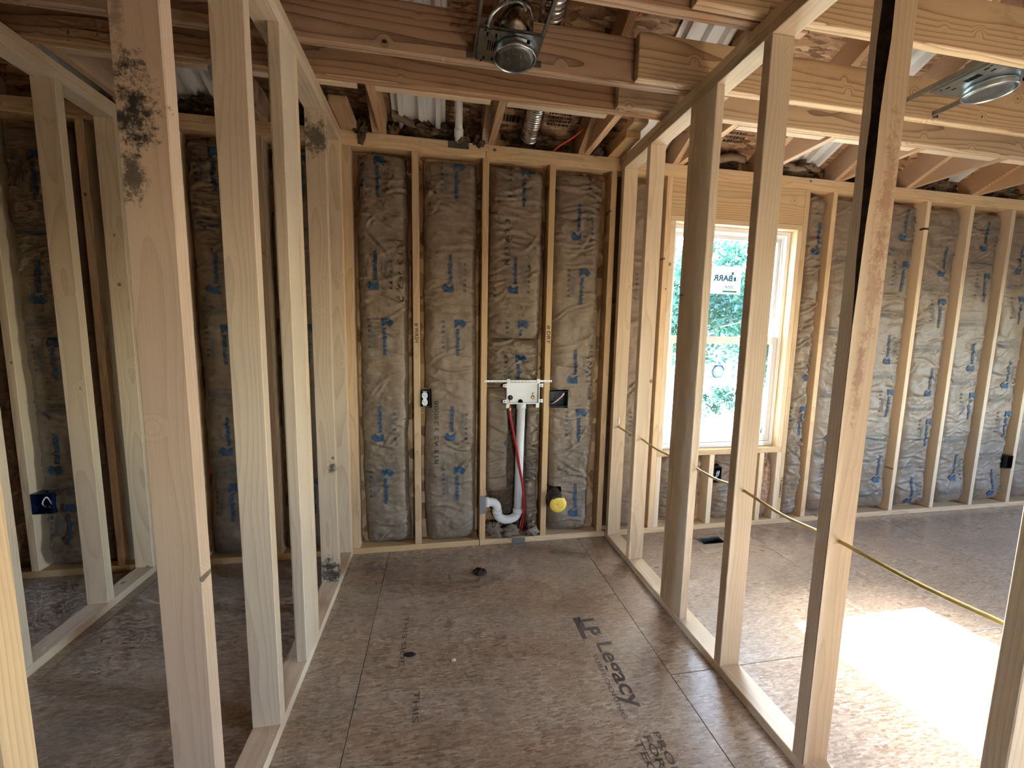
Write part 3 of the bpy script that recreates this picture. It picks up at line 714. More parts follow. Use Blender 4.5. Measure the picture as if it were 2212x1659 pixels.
b.logo(.176, .665, DN); b.done()
b = Batt(0.275, 0.387, 0.07, 0.93, 16, yc=.034, gl=0.004, gr=0.010, creases=26, amp=2.4, edge=.04, wob=.012).build('crumpled torn kraft strip right of the white drain pipe')
b.logo(.392, .56, U, .9); b.done()
b = Batt(0.4254, 0.785, 0.05, 2.366, 17, gl=0.004, gr=0.034, creases=30, wide=20, amp=1.1, wob=.016, foot=.02, holes=((.42, .556, .903, 1.018), (.425, .528, .26, .368))).build('creased kraft batt with many cross folds beside the DRY stud')
std(b, [(.572, 1.986, DN), (.636, 1.764, U), (.581, 1.085, DN), (.653, .861, U), (.614, .187, DN)]); b.tx('black_ink', 'R13 A2 3 25008', 0.36, 0.026, .690, 1.31, 1); b.done()
b = Batt(0.823, 1.165, 0.05, 2.366, 18, gl=0.02, gr=0.006, creases=34).build('kraft batt showing between the laundry partition and the window frame')
std(b, [(1.07, 1.99, DN), (1.09, 1.76, U), (1.08, 1.08, DN), (1.10, .85, U), (1.09, .62, DN)]); b.done()
for (xa, xb, sd, lab) in ((1.2425, 1.6145, 19, 'short kraft batt under the window sill at its partition end'), (1.6545, 2.020, 20, 'short kraft batt under the window sill behind the outlet box')):
    b = Batt(xa, xb, 0.05, 0.535, sd, yc=.03, gl=.02, gr=.02, creases=22, amp=1.8, wob=.02, holes=((1.65, 1.722, .334, .465),)).build(lab)
    b.small(xa+.06, xb-.06, .30); b.done()
b = Batt(2.237, 2.419, 0.05, 2.372, 21, yc=.02, gl=.012, gr=.012, creases=40, amp=1.6, wob=.012).build('narrow kraft batt just right of the window framing')
std(b, [(2.33, 1.99, DN), (2.37, 1.10, DN), (2.37, .86, U)]); b.done()
RB = [(2.457, 2.8255, 22, [(2.70, 2.30, U), (2.62, 1.55, DN), (2.70, 1.33, U), (2.62, .64, DN), (2.70, .42, U)], 'kraft batt in the second bay right of the window'),
      (2.864, 3.232, 23, [(3.065, 2.132, DN), (3.135, 1.934, U), (3.060, 1.224, DN), (3.145, .983, U), (3.090, .298, DN)], 'kraft batt beside the stud with the black marker band, window side'),
      (3.270, 3.639, 24, [(3.478, 1.892, DN), (3.529, 1.677, U), (3.489, .974, DN), (3.555, .744, U), (3.437, .105, DN)], 'kraft batt beside the stud with the black marker band, far side'),
      (3.677, 4.045, 25, [(3.86, 2.10, DN), (3.931, 1.884, U), (3.877, 1.175, DN), (3.945, .952, U), (3.858, .276, DN)], 'kraft batt in the fifth bay right of the window'),
      (4.083, 4.451, 26, [(4.235, 1.944, DN), (4.31, 1.72, U), (4.265, 1.037, DN), (4.36, .794, U), (4.263, .133, DN)], 'kraft batt beside the black outlet box at the right picture edge'),
      (4.490, 4.858, 27, [(4.66, 1.9, DN), (4.70, 1.7, U), (4.66, 1.0, DN)], 'kraft batt in the last bay at the right picture edge')]
for xa, xb, sd, seq, lab in RB:
    b = Batt(xa, xb, 0.06, 2.372, sd, yc=.020, gl=.004, gr=.016, creases=40, amp=0.75, wob=.010, foot=.02, holes=((4.38, 4.46, .328, .450),)).build(lab); std(b, seq, small=True); b.done()
LB = [(-1.200, -0.8325, 28, [(-1.0, 2.3, U), (-1.05, 1.6, DN), (-1.0, 1.38, U), (-1.05, .69, DN), (-1.0, .47, U)], 'shaded kraft batt in the dark room next to the laundry partition'),
      (-1.607, -1.238, 29, [(-1.433, 2.29, U), (-1.479, 1.582, DN), (-1.43, 1.365, U), (-1.474, .674, DN), (-1.44, .453, U)], 'shaded kraft batt in the dark room between two foreground studs'),
      (-2.013, -1.645, 30, [(-1.78, 2.25, U), (-1.83, 1.53, DN), (-1.78, 1.31, U), (-1.83, .62, DN)], 'shaded kraft batt behind the closet partition end'),
      (-2.419, -2.051, 31, [(-2.238, 2.203, U), (-2.297, 1.504, DN), (-2.238, 1.281, U), (-2.302, .60, DN), (-2.25, .38, U)], 'shaded kraft batt beside the dark blue outlet box'),
      (-2.825, -2.457, 32, [(-2.66, 1.55, DN), (-2.60, 1.30, U)], 'shaded kraft batt at the left picture edge')]
for xa, xb, sd, seq, lab in LB:
    b = Batt(xa, xb, 0.05, 2.372, sd, yc=.018, gl=.012, gr=.020, creases=34, amp=1.0, wob=.012, foot=.025, holes=((-2.43, -2.315, .354, .482),)).build(lab, dx=.011, dz=.011); std(b, seq, small=True); b.done()

# ---- lumps of loose insulation
def lump(name, label, c, r, seed, mat, cat='insulation', group=None, rough=0.35, n=36, flat=0.0, freq=1.0):
    th = np.linspace(0, 2*math.pi, n, endpoint=False)[None, :]; ph = np.linspace(0.02, math.pi-.02, n//2)[:, None]
    x = np.sin(ph)*np.cos(th); y = np.sin(ph)*np.sin(th); z = np.cos(ph)*np.ones_like(th)
    k = 1 + rough*(fbm(x*2.6*freq+seed+y, z*2.6*freq+y*1.7, seed, 4)*1.6) + rough*0.35*fbm(x*11*freq, z*11*freq+y*7, seed+4, 2)
    p = np.stack([c[0]+x*k*r[0], c[1]+y*k*r[1], c[2]+z*k*r[2]], -1)
    if flat: p[..., 2] = np.maximum(p[..., 2], flat)
    v = p.reshape(-1, 3).tolist(); rows = n//2
    f = [(i*n+j, i*n+(j+1) % n, (i+1)*n+(j+1) % n, (i+1)*n+j) for i in range(rows-1) for j in range(n)] + [tuple(range(n-1, -1, -1)), tuple(range((rows-1)*n, rows*n))]
    o = mesh_obj(name, v, f, mat, None, (c[0], c[1], c[2]-r[2]), True)
    return tag(o, label, cat, group)
GE = 'loose insulation stuffed at the eaves'
def bay(i): return rcs[i]+T, rcs[i+1]-T
EV = [(2, 'dark room, second bay from the closet partition'), (3, 'dark room beside the closet partition'), (4, 'dark room above the shaded batts')]
for i, lab in ((3, 'loose eave insulation above the closet partition end'), (4, 'loose eave insulation above the dark room'), (5, 'loose eave insulation under the white baffle by the vent pipe'), (6, 'loose eave insulation under the foil duct'),
               (7, 'loose eave insulation beside the laundry partition corner'), (8, 'loose eave insulation above the window header'), (9, 'loose eave insulation above the second bay right of the window'),
               (10, 'loose eave insulation above the marker band stud'), (11, 'loose eave insulation above the fifth bay right of the window'), (12, 'loose eave insulation at the right picture edge')):
    a, c = bay(i)
    if i == 7: c = 0.752
    lump('eave_insulation', lab, ((a+c)/2, 0.22, 2.535), ((c-a)/2*1.02, 0.20, 0.085), 40+i, M['glassfiber'], group=GE, rough=0.30, n=72, flat=ZP+.0015, freq=1.6)
    # rolled kraft edge of the batt on top
    if i in (5, 8, 9, 10):
        mb = MB(); xs = np.linspace(a+.03, c-.08, 16)
        def pt(x, o): return (x, 0.035+0.03*math.sin((x-a)*9+i)+o[0], 2.555-0.05*math.sin(math.pi*(x-a)/(c-a))+0.012*math.sin((x-a)*23)+o[1])
        prof = [(0, 0), (-.012, .010), (-.016, .028), (-.008, .046), (.02, .058), (.03, .05), (.012, .03), (.012, .01)]
        vs = [pt(x, o) for x in xs for o in prof]; k = len(prof)
        fs = [(q*k+j, q*k+(j+1) % k, (q+1)*k+(j+1) % k, (q+1)*k+j) for q in range(15) for j in range(k)] + [tuple(range(k)), tuple(range(15*k, 16*k))]
        o = mesh_obj('rolled_batt', vs, fs, M['kraft'], None, (float(a+c)/2, .04, 2.5), True)
        tag(o, {5: 'rolled kraft batt edge below the baffle beside the white vent pipe', 8: 'rolled kraft batt edge above the window header', 9: 'rolled kraft batt edge in the baffle bay right of the window', 10: 'rolled kraft batt edge above the marker band stud'}[i], 'insulation', 'rolled batts at the eaves')
for c, r, sd, lab in (((-.690, -.012, 2.475), (.035, .022, .055), 61, 'brown fiberglass tuft hanging over the top plate near the corner'), ((-.545, .03, 2.50), (.035, .03, .035), 62, 'brown fiberglass tuft beside the rafter at the baffle'),
                      ((-.145, .015, 2.488), (.055, .03, .03), 63, 'brown fiberglass tuft at the foot of the vent pipe'), ((-.045, -.008, 2.478), (.028, .022, .035), 64, 'small brown fiberglass tuft beside the middle rafter'),
                      ((.68, .02, 2.50), (.04, .03, .05), 65, 'brown fiberglass tuft beside the partition nailer')):
    lump('insulation_tuft', lab, c, r, sd, M['glassfiber'], group='fiberglass tufts on the top plate', rough=0.6, n=32)
for c, r, sd, lab in (((.08, .03, .085), (.055, .035, .045), 71, 'crumpled insulation wad below the drain trap, stud side'), ((.19, .02, .075), (.06, .03, .035), 72, 'crumpled insulation wad below the drain trap bend'),
                      ((.33, .01, .075), (.05, .03, .035), 73, 'crumpled paper wad at the foot of the red pipe')):
    lump('insulation_wad', lab, c, r, sd, M['kraft'], group='wads under the drain', rough=0.55, n=32, flat=.039)
lump('insulation_wad', 'loose pinkish fiberglass exposed below the window sill', (2.112, .05, .29), (.048, .028, .245), 74, M['pinkfiber'], rough=0.25, n=48, freq=2.2, flat=.04)
lump('fiberglass_backing', 'brown fiberglass exposed behind the drain trap', (.20, .076, .50), (.16, .012, .44), 75, M['glassfiber'], rough=0.2, n=48, freq=2)

# ---- vent baffles under the roof deck
def baffle(x0, x1, y0, y1, label):
    prof = [(0, 0), (.10, 0), (.13, -.035), (.20, -.035), (.23, 0), (.46, 0), (.50, -.035), (.57, -.035), (.60, -.012), (.64, -.012), (.67, 0), (.78, 0), (.82, -.035), (.9, -.035), (.94, 0), (1, 0)]
    top = [(x0+(x1-x0)*u, d-.012) for u, d in prof]; bot = [(x, d-.004) for x, d in reversed(top)]; poly = top + bot; n = len(poly)
    vs = [(x, y, zd(y)+d) for y in (y0, y1) for x, d in poly]
    fs = [(i, (i+1) % n, (i+1) % n+n, i+n) for i in range(n)]
    k = len(prof)
    for o in (0, n): fs += [(o+i, o+i+1, o+n-2-i, o+n-1-i) for i in range(k-1)]
    o = mesh_obj('vent_baffle', vs, fs, M['foam'], None, ((x0+x1)/2, y0, zd(y0)))
    return tag(o, label, 'baffle', 'white vent baffles under the roof deck')
baffle(-0.53, -0.235, 0.35, -0.95, 'white ribbed vent baffle beside the white vent pipe')
baffle(0.885, 1.178, 0.35, -0.95, 'white ribbed vent baffle above the laundry partition')
baffle(2.045, 2.340, 0.35, -0.95, 'white ribbed vent baffle beyond the second ceiling can')
baffle(-1.685, -1.38, 0.35, -0.95, 'dim ribbed vent baffle above the dark room')
baffle(-2.13, -1.835, 0.35, -0.95, 'dim ribbed vent baffle above the closet partition')
baffle(3.27, 3.56, 0.35, -0.95, 'white ribbed vent baffle above the marker band stud')

# ---- foil duct, vent pipe, wires overhead
mb = MB(); path = catmull([(.262, .06, 2.53), (.255, -.10, 2.575), (.245, -.28, 2.64), (.222, -.52, 2.69), (.190, -.76, 2.72), (.165, -1.0, 2.80)], 44)
rs = [0.053 + 0.0022*math.sin(i*1.9) + 0.0016*random.uniform(-1, 1) for i in range(len(path))]
dk = mb.tube(path, rs, 28).build('foil_duct', M['foil'], None, at=(.262, .06, 2.5), smooth=True); tag(dk, 'crinkled silver foil duct rising behind the ceiling joists', 'duct')
vp = empty('vent_pipe', (-.158, .03, 2.45), 'white plastic vent pipe rising from the top plate', 'pipe')
MB().tube([(-.158, .030, 2.452), (-.168, -.20, 2.700)], .0215, 20).build('pipe', M['pvc'], vp, smooth=True)
MB().tube([(-.1595, -.004, 2.489), (-.1608, -.033, 2.521)], .0262, 20).build('coupling', M['pvc'], vp, smooth=True)
def cable(name, pts, r, mat, label, cat='cable', per=8, n=8):
    o = MB().tube(catmull(pts, per), r, n).build(name, mat, None, at=pts[0], smooth=True); return tag(o, label, cat)
cable('orange_cable', [(.40, .03, 2.47), (.43, -.06, 2.475), (.487, -.1, 2.503), (.560, -.105, 2.565), (.61, -.12, 2.63), (.64, -.2, 2.70)], .0045, M['orange'], 'orange cable climbing from the top plate beside the foil duct')
cable('orange_cable', [(.56, -.46, 2.75), (.595, -.5, 2.80), (.64, -.52, 2.86), (.70, -.55, 2.90)], .0045, M['orange'], 'orange cable end between the rafters above the joist lap')

# ---- recessed can lights
def can_light(cx, cy, X, Yp, label, conduit=1):
    r = empty('recessed_light', (cx, cy, 2.445), label, 'ceiling light', 'recessed ceiling lights between the joists')
    z = 2.474
    mb = MB().box(X, Yp, (z, z+.0015)); mb.box(X, (Yp[0], Yp[0]+.0015), (z, z+.012)); mb.box((X[0], X[0]+.0015), Yp, (z, z+.02)); mb.box((X[1]-.0015, X[1]), Yp, (z, z+.02))
    pl = mb.build('mounting_plate', M['steel'], r, fixn=False)
    h = MB()
    ex = X[0] + .012
    for i, (a, b) in enumerate(((.02, .02), (.055, .02), (.02, .15), (.055, .15), (.012, .005), (.012, .172))): h.box((ex+a-.004, ex+a+.004), (Yp[0]+b, Yp[0]+b+.016*(.5 if a < .015 else 1)), (z-.0006, z-.0001))
    for k in range(4): h.box((ex+.028+.008*k, ex+.031+.008*k), (Yp[0]+.06, Yp[0]+.11), (z-.0014, z-.0001))
    h.build('punched_slots', M['dark'], pl, fixn=False)['kind'] = 'stuff'
    MB().lathe([(.083, .030), (.086, .026), (.086, .004), (.083, 0), (.0795, 0), (.0795, .03)], (cx, cy, 2.444), n=48).build('collar', M['steel'], r, smooth=True)
    MB().lathe([(.0, -.006), (.03, -.005), (.06, -.002), (.079, .002), (.079, .006), (.0, .006)], (cx, cy, 2.446), n=48).build('trim_cover', M['dullsteel'], r, smooth=True)
    MB().lathe([(.079, 0), (.079, .10), (.076, .125), (.066, .150), (.045, .165), (0.0, .170)], (cx-.012, cy-.02, 2.476), n=40).build('can_housing', M['can'], r, smooth=True)
    jb = MB().box((X[0]+.008, X[0]+.055), (Yp[0]+.02, Yp[0]+.09), (z+.002, z+.05)).build('junction_box', M['steel'], r, bev=.002)
    y0 = cy-.113; pts = catmull([(cx-.125, y0+.006, 2.476), (cx-.117, y0, 2.495), (cx-.102, y0, 2.521), (cx-.074, y0, 2.547), (cx-.044, y0, 2.564), (cx-.014, y0+.003, 2.574), (cx+.010, y0+.012, 2.573), (cx+.022, y0+.026, 2.562)], 14)
    MB().tube(pts, [.0062+.0012*(i % 2) for i in range(len(pts))], 10).build('flexible_conduit', M['steel'], r, smooth=False)
    for bx in (X[0]-.003, X[1]+.003):
        b = MB().box((bx-.0025, bx+.0025), (-1.057 if cx < 1 else -1.103, -0.694 if cx < 1 else -0.736), (z+.012, z+.032)); b.box((bx-.006, bx+.006), (-1.057 if cx < 1 else -1.103, -0.694 if cx < 1 else -0.736), (z+.010, z+.0125))
        b.build('hanger_bar', M['steel'], r, fixn=False)
    for bx in (X[0]-.02, X[1]+.02):
        MB().box((bx-.016, bx+.016), (-0.696, -0.6935) if cx < 1 else (-0.738, -0.7355), (2.477, 2.503)).build('bar_foot', M['dullsteel'], r, bev=.0008)
    s = MB().box((cx+.03, cx+.042), (cy-.0885, cy-.086), (2.452, 2.464)).build('set_screw', M['dark'], r)
    return r
can_light(.026, -.772, (-.125, .116), (-.873, -.697), 'round ceiling can light between the joists of the laundry room')
can_light(2.095, -.985, (1.900, 2.150), (-1.098, -.895), 'round ceiling can light between the joists beyond the laundry partition')

# ---- washer outlet box and its plumbing
wbx = empty('washer_outlet_box', (.252, 0, .931), 'pale plastic washing machine outlet box with valves', 'outlet box')
mb = MB(); q = .005
for X, Z in (((.145, .150), (.931, 1.068)), ((.353, .358), (.931, 1.068)), ((.150, .353), (.931, .937)), ((.150, .353), (1.062, 1.068))): mb.box(X, (-.004, .075), Z)
mb.build('box_rim', M['white'], wbx, fixn=False)
board('back_panel', (.150, .353), (.022, .026), (.937, 1.062), M['boxgrey'], wbx, 0)
for (x, z) in ((.134, 1.048), (.134, .948), (.369, 1.050), (.369, .950)):
    MB().prism([(x-.013, z-.008), (x+.013, z-.013), (x+.013, z+.013), (x-.013, z+.008)], -.003, .0, 'XZ').build('mounting_tab', M['white'], wbx)
    MB().lathe([(.0035, 0), (.0035, .001)], (x-.003, -.004, z), 'Y', 10).build('tab_hole', M['dark'], wbx)
for (x, z) in ((.155, 1.076), (.348, 1.077), (.153, .917), (.346, .919)): board('strap_tab', (x-.011, x+.011), (-.008, -.004), (z-.012, z+.014), M['white'], wbx, .001)
v1 = MB().lathe([(.015, 0), (.016, -.004), (.016, -.016), (.012, -.020), (0, -.020)], (.172, .022, .970), 'Y', 20).build('valve', M['blackplastic'], wbx, smooth=True)
board('valve_stem', (.168, .176), (.004, .022), (.943, .958), M['brass'], wbx, .001)
MB().lathe([(.011, 0), (.012, -.010), (.012, -.018), (.007, -.019), (.007, -.010), (0, -.010)], (.321, .022, .970), 'Y', 20).build('valve', M['brass'], wbx, smooth=True)
board('valve_stem', (.317, .325), (.006, .022), (.985, 1.0), M['steel'], wbx, .001)
MB().lathe([(.015, 0), (.015, -.006), (0, -.006)], (.239, .020, .943), 'Y', 18).build('drain_opening', M['dark'], wbx)
mb = MB().box((.005, .437), (-.0042, -.0032), (1.0705, 1.0835)); sp = mb.build('mounting_strap', M['white'], None, at=(.22, -.004, 1.0705)); tag(sp, 'white perforated strap across two studs above the washer box', 'strap')
h = MB()
for k in range(19): h.lathe([(.0022, -.0005), (.0022, 0)], (.016+.0228*k, -.0043, 1.077), 'Y', 8)
h.build('strap_holes', M['dark'], sp, fixn=False)
dr = empty('drain_pipe', (.236, .03, .12), 'white plastic washer drain pipe with curved trap', 'pipe')
MB().tube([(.247, .028, .930), (.2365, .030, .215)], .0268, 24).build('standpipe', M['pvc'], dr, smooth=True)
MB().lathe([(.027, 0), (.031, 0), (.031, .035), (.027, .035)], (.2465, .028, .896), n=24).build('hub', M['pvc'], dr, smooth=True)
tp = [(.2365, .03, .225), (.2365, .03, .205)] + [(.168+.0685*math.cos(a), .03, .200+.0485*math.sin(a)) for a in np.linspace(0, -math.pi, 17)[1:]] + [(.0995, .03, .225)]
MB().tube(tp, .0285, 24).build('trap_bend', M['pvc'], dr, smooth=True)
MB().lathe([(.0285, 0), (.0325, 0), (.0325, .030), (.0285, .030)], (.2365, .03, .192), n=24).build('trap_collar', M['pvc'], dr, smooth=True)
MB().lathe([(.0285, 0), (.0325, 0), (.0325, .026), (.0285, .026)], (.0995, .03, .196), n=24).build('trap_collar', M['pvc'], dr, smooth=True)
ep = [(.0995, .03, .215), (.0995, .03, .232)] + [(.0995-.046+.046*math.cos(a), .03, .232+.046*math.sin(a)) for a in np.linspace(0, math.pi/2, 10)[1:]] + [(.0200, .03, .278)]
MB().tube(ep, .0285, 24).build('elbow', M['pvc'], dr, smooth=True)
MB().lathe([(.0285, 0), (.0335, 0), (.0335, .024), (.0285, .024)], (.0205, .03, .278), 'X', 24).build('elbow_collar', M['pvc'], dr, smooth=True)
rp = cable('red_supply_pipe', [(.168, .012, .935), (.167, -.002, .900), (.175, -.010, .826), (.195, -.012, .73), (.217, -.012, .628), (.236, -.012, .516), (.261, -.010, .38), (.271, -.006, .243), (.267, .010, .129), (.262, .03, .07)], .0078, M['red'], 'red flexible supply pipe in front of the drain pipe', 'pipe', 8, 14)
cr = MB().lathe([(.0088, 0), (.0095, .004), (.0095, .018), (.0088, .022)], (.1675, -.003, .888), n=14).build('crimp_ring', M['brass'], rp, smooth=True)
def nail_plate(X, Y, Z, label):
    return tag(board('nail_plate', X, Y, Z, M['dullsteel'], None, .0006), label, 'nail plate', 'steel nail plates on the framing')
nail_plate((-.013, .0175), (-.0035, -.0018), (.213, .335), 'steel nail plate on the stud beside the drain elbow')
nail_plate((-.220, -.100), (-.0028, -.0010), (2.428, 2.464), 'steel nail plate on the top plate below the vent pipe')
nail_plate((.195, .285), (-.0055, -.0036), (.0, .036), 'steel nail plate on the bottom plate below the drain')
tag(board('nail_plate', (.880, .893), (-.0575, -.0562), (.80, .845), M['steel'], None, .0005), 'small bright nail plate on the partition end stud', 'nail plate', 'steel nail plates on the framing')
dv = empty('dryer_duct', (.475, -.11, .25), 'dark dryer duct stub closed with a yellow film', 'duct')
MB().tube([(.473, .085, .318), (.4755, -.098, .2935)], .054, 32).build('sleeve', M['sleeve'], dv, smooth=True)
yc = MB().lathe([(.0545, .006), (.055, .002), (.053, -.002), (.03, -.0045), (0, -.003)], (.4757, -.101, .293), 'Y', 28).build('yellow_cover', M['yellowcap'], dv, smooth=True)
for i, v in enumerate(yc.data.vertices): v.co += Vector((random.uniform(-1, 1), random.uniform(-1, 1), random.uniform(-1, 1)))*.0012

# ---- electrical boxes
def elec_box(X, Z, label, y0=-.004, depth=.07, mat=None):
    r = empty('electrical_box', ((X[0]+X[1])/2, 0, Z[0]), label, 'electrical box', 'black electrical boxes in the walls'); mb = MB(); w = .003
    mb.box((X[0], X[0]+w), (y0, depth), Z); mb.box((X[1]-w, X[1]), (y0, depth), Z); mb.box((X[0]+w, X[1]-w), (y0, depth), (Z[0], Z[0]+w)); mb.box((X[0]+w, X[1]-w), (y0, depth), (Z[1]-w, Z[1])); mb.box(X, (depth, depth+w), Z)
    mb.build('box', mat or M['blackplastic'], r, fixn=False); return r
e = elec_box((-.3865, -.330), (.921, 1.019), 'black box with white duplex outlet beside the WASH stud')
board('yoke', (-.371, -.349), (-.0062, -.0048), (.925, 1.016), M['steel'], e, .0005)
for zc in (.9905, .9495):
    MB().prism([(-.360+a, zc+b) for a, b in ((-.0165, -.009), (-.010, -.0165), (.010, -.0165), (.0165, -.009), (.0165, .009), (.010, .0165), (-.010, .0165), (-.0165, .009))], -.013, -.006, 'XZ').build('receptacle_face', M['white'], e)
    hs = MB()
    for a in (-.0065, .0065): hs.box((-.360+a-.001, -.360+a+.001), (-.0136, -.0131), (zc, zc+.008))
    hs.lathe([(.0022, -.0005), (.0022, 0)], (-.360, -.0132, zc-.0075), 'Y', 8); hs.build('receptacle_slots', M['dark'], e, fixn=False)
board('receptacle_bridge', (-.369, -.351), (-.012, -.006), (.962, .978), M['white'], e, .001)
e = elec_box((.4262, .550), (.911, 1.010), 'black double electrical box with bare wires beside the DRY stud')
for k, (mt, dz) in enumerate(((M['white'], 0), (M['red'], .006), (M['pvc'], .012), (M['red'], .018))):
    MB().tube(catmull([(.44+.01*k, .05, .925), (.455+.012*k, .02, .930+dz), (.495+.006*k, .004, .965+dz*.6), (.525, .006, .998-dz*.5), (.515, .03, .990)], 8), .0022, 8).build('wire', mt, e, smooth=True)
e = elec_box((-2.4185, -2.322), (.362, .474), 'dark blue electrical box low in the dark room wall', mat=simple('dark_blue_plastic', srgb(20, 30, 56), .25))
MB().tube(catmull([(-2.40, .05, .38), (-2.37, .0, .42), (-2.345, -.004, .455), (-2.34, .02, .40)], 8), .003, 8).build('wire', M['white'], e, smooth=True)
e = elec_box((1.6545, 1.715), (.342, .457), 'black electrical box on the cripple stud below the window')
for dx in (0, .014): MB().tube(catmull([(1.672+dx, .05, .35), (1.674+dx, .0, .39), (1.682+dx, -.002, .43), (1.69+dx, .02, .40)], 8), .0022, 8).build('wire', M['white'], e, smooth=True)
elec_box((4.388, 4.4505), (.335, .443), 'black electrical box low on the wall at the right picture edge')

# ---- cable run through the laundry partition
cable('nonmetallic_cable', [(.895, -.012, .80), (.890, -.055, .782), (.887, -.082, .777), (.887, -.2, .772), (.887, -.346, .776), (.885, -.55, .762), (.885, -.74, .770), (.882, -.83, .772), (.885, -1.0, .766), (.885, -1.149, .778), (.885, -1.35, .760), (.885, -1.53, .770), (.885, -1.75, .765), (.885, -1.94, .777), (.885, -2.04, .78)], .0058, M['romex'], 'pale yellow cable threaded through the laundry partition studs', 'cable', 6, 10)
# ---- floor register hole
fv = empty('floor_register', ((VENT[0]+VENT[1])/2, (VENT[2]+VENT[3])/2, 0), 'open floor register boot below the window', 'vent')
mb = MB(); (a, b_, c, d) = VENT; w = .002
mb.box((a, a+w), (c, d), (-.12, .001)); mb.box((b_-w, b_), (c, d), (-.12, .001)); mb.box((a, b_), (c, c+w), (-.12, .001)); mb.box((a, b_), (d-w, d), (-.12, .001)); mb.box((a, b_), (c, d), (-.122, -.12))
mb.build('boot', M['dullsteel'], fv, fixn=False)
board('boot_flange', (a-.012, a), (c, d), (0, .0012), M['steel'], fv, 0); board('boot_flange', (a-.012, b_+.012), (d, d+.012), (0, .0012), M['steel'], fv, 0)

# ---- litter on the floor
lump('insulation_scrap', 'dark scrap of insulation lying on the laundry floor', (-.048, -.310, .010), (.036, .022, .014), 81, M['scrap'], 'debris', rough=.7, n=32, flat=.0006, freq=1.6)
lump('wood_chip', 'pale wood chip alone on the laundry floor', (-.217, -.926, .005), (.010, .007, .006), 82, M['shaving'], 'debris', rough=.4, n=16, flat=.0005)
lump('floor_drip', 'dark glue drip on the laundry floor near the left wall', (-.400, -.862, .0015), (.022, .013, .0022), 83, simple('dark_glue', srgb(48, 40, 46), .4), 'debris', rough=.4, n=20, flat=.0004)
rg = random.Random(5); mb = MB()
def shaving(x, y, s):
    a = rg.uniform(0, 6.28); l = s*rg.uniform(.5, 1.6); w = s*rg.uniform(.25, .5); c, q = math.cos(a), math.sin(a); h = s*rg.uniform(.1, .45)
    v = []
    for t, zz in ((-1, 0.0), (0, h), (1, h*rg.uniform(0, .8))):
        for o in (-1, 1): v.append((x+c*t*l-q*o*w, y+q*t*l+c*o*w, .0008+zz))
    mb.add(v, [(0, 1, 3, 2), (2, 3, 5, 4)])
for k in range(900):
    z_ = rg.random()
    if z_ < .30: x, y = rg.uniform(.95, 4.4), -abs(rg.gauss(0, .10))-.012
    elif z_ < .50: x, y = rg.uniform(-.78, .82), -abs(rg.gauss(0, .05))-.008
    elif z_ < .72: x, y = -.795+abs(rg.gauss(0, .09)), rg.uniform(-1.7, -.05)
    else: x, y = rg.uniform(-.78, .82), rg.uniform(-1.6, -.05)
    shaving(x, y, rg.uniform(.0018, .0048))
for k in range(60):
    x, y = rg.uniform(-.885, -.81), rg.uniform(-1.48, -1.16); n0 = len(mb.v); shaving(x, y, rg.uniform(.0015, .004))
    for v in mb.v[n0:]: v.z += .0382
sh = mb.build('wood_shavings', M['shaving'], None, at=(0, 0, 0), fixn=False); tag(sh, 'small pale wood shavings strewn on the subfloor', 'debris', kind='stuff')

# ================================================================ OUTDOORS
GZ = -0.75
M['lawn'] = simple('lawn', srgb(92, 100, 80), .9, 0, .2, .35, 3.0)
M['concrete'] = simple('concrete', srgb(206, 202, 194), .85, 0, .2, .08, 6.0)
def grass_plane(name, X, Y, z, mat): return board(name, X, Y, (z-.1, z), mat, None, 0)
tag(grass_plane('ground', (-150, 150), (-150, 150), GZ, M['lawn']), kind='structure')
tag(grass_plane('driveway', (7.2, 40), (8.2, 17.0), GZ+.101, M['concrete']), kind='structure')
def leaf_mat(name, c):
    t = NT(name); rd = t.noise(t.co(), 0.9, 3.0)
    col = t.mix(t.ramp(rd, .3, .7), tuple(q*.7 for q in c), tuple(min(1, q*1.25) for q in c)); t.fin(col, .5, spec=.4)
    tl = t.n('ShaderNodeBsdfTranslucent'); t.put(tl.inputs[0], tuple(min(1, q*1.2) for q in c)); mx = t.n('ShaderNodeMixShader'); mx.inputs[0].default_value = .5
    t.t.links.new(t.b.outputs[0], mx.inputs[1]); t.t.links.new(tl.outputs[0], mx.inputs[2]); t.t.links.new(mx.outputs[0], t.out.inputs[0]); return t.m
M['leaf'] = leaf_mat('leaf', srgb(18, 48, 36)); M['leaf2'] = leaf_mat('leaf_far', srgb(24, 58, 52))
M['treebark'] = simple('tree_bark', srgb(104, 98, 96), .9, 0, .1, .3, 12, .6, 30)
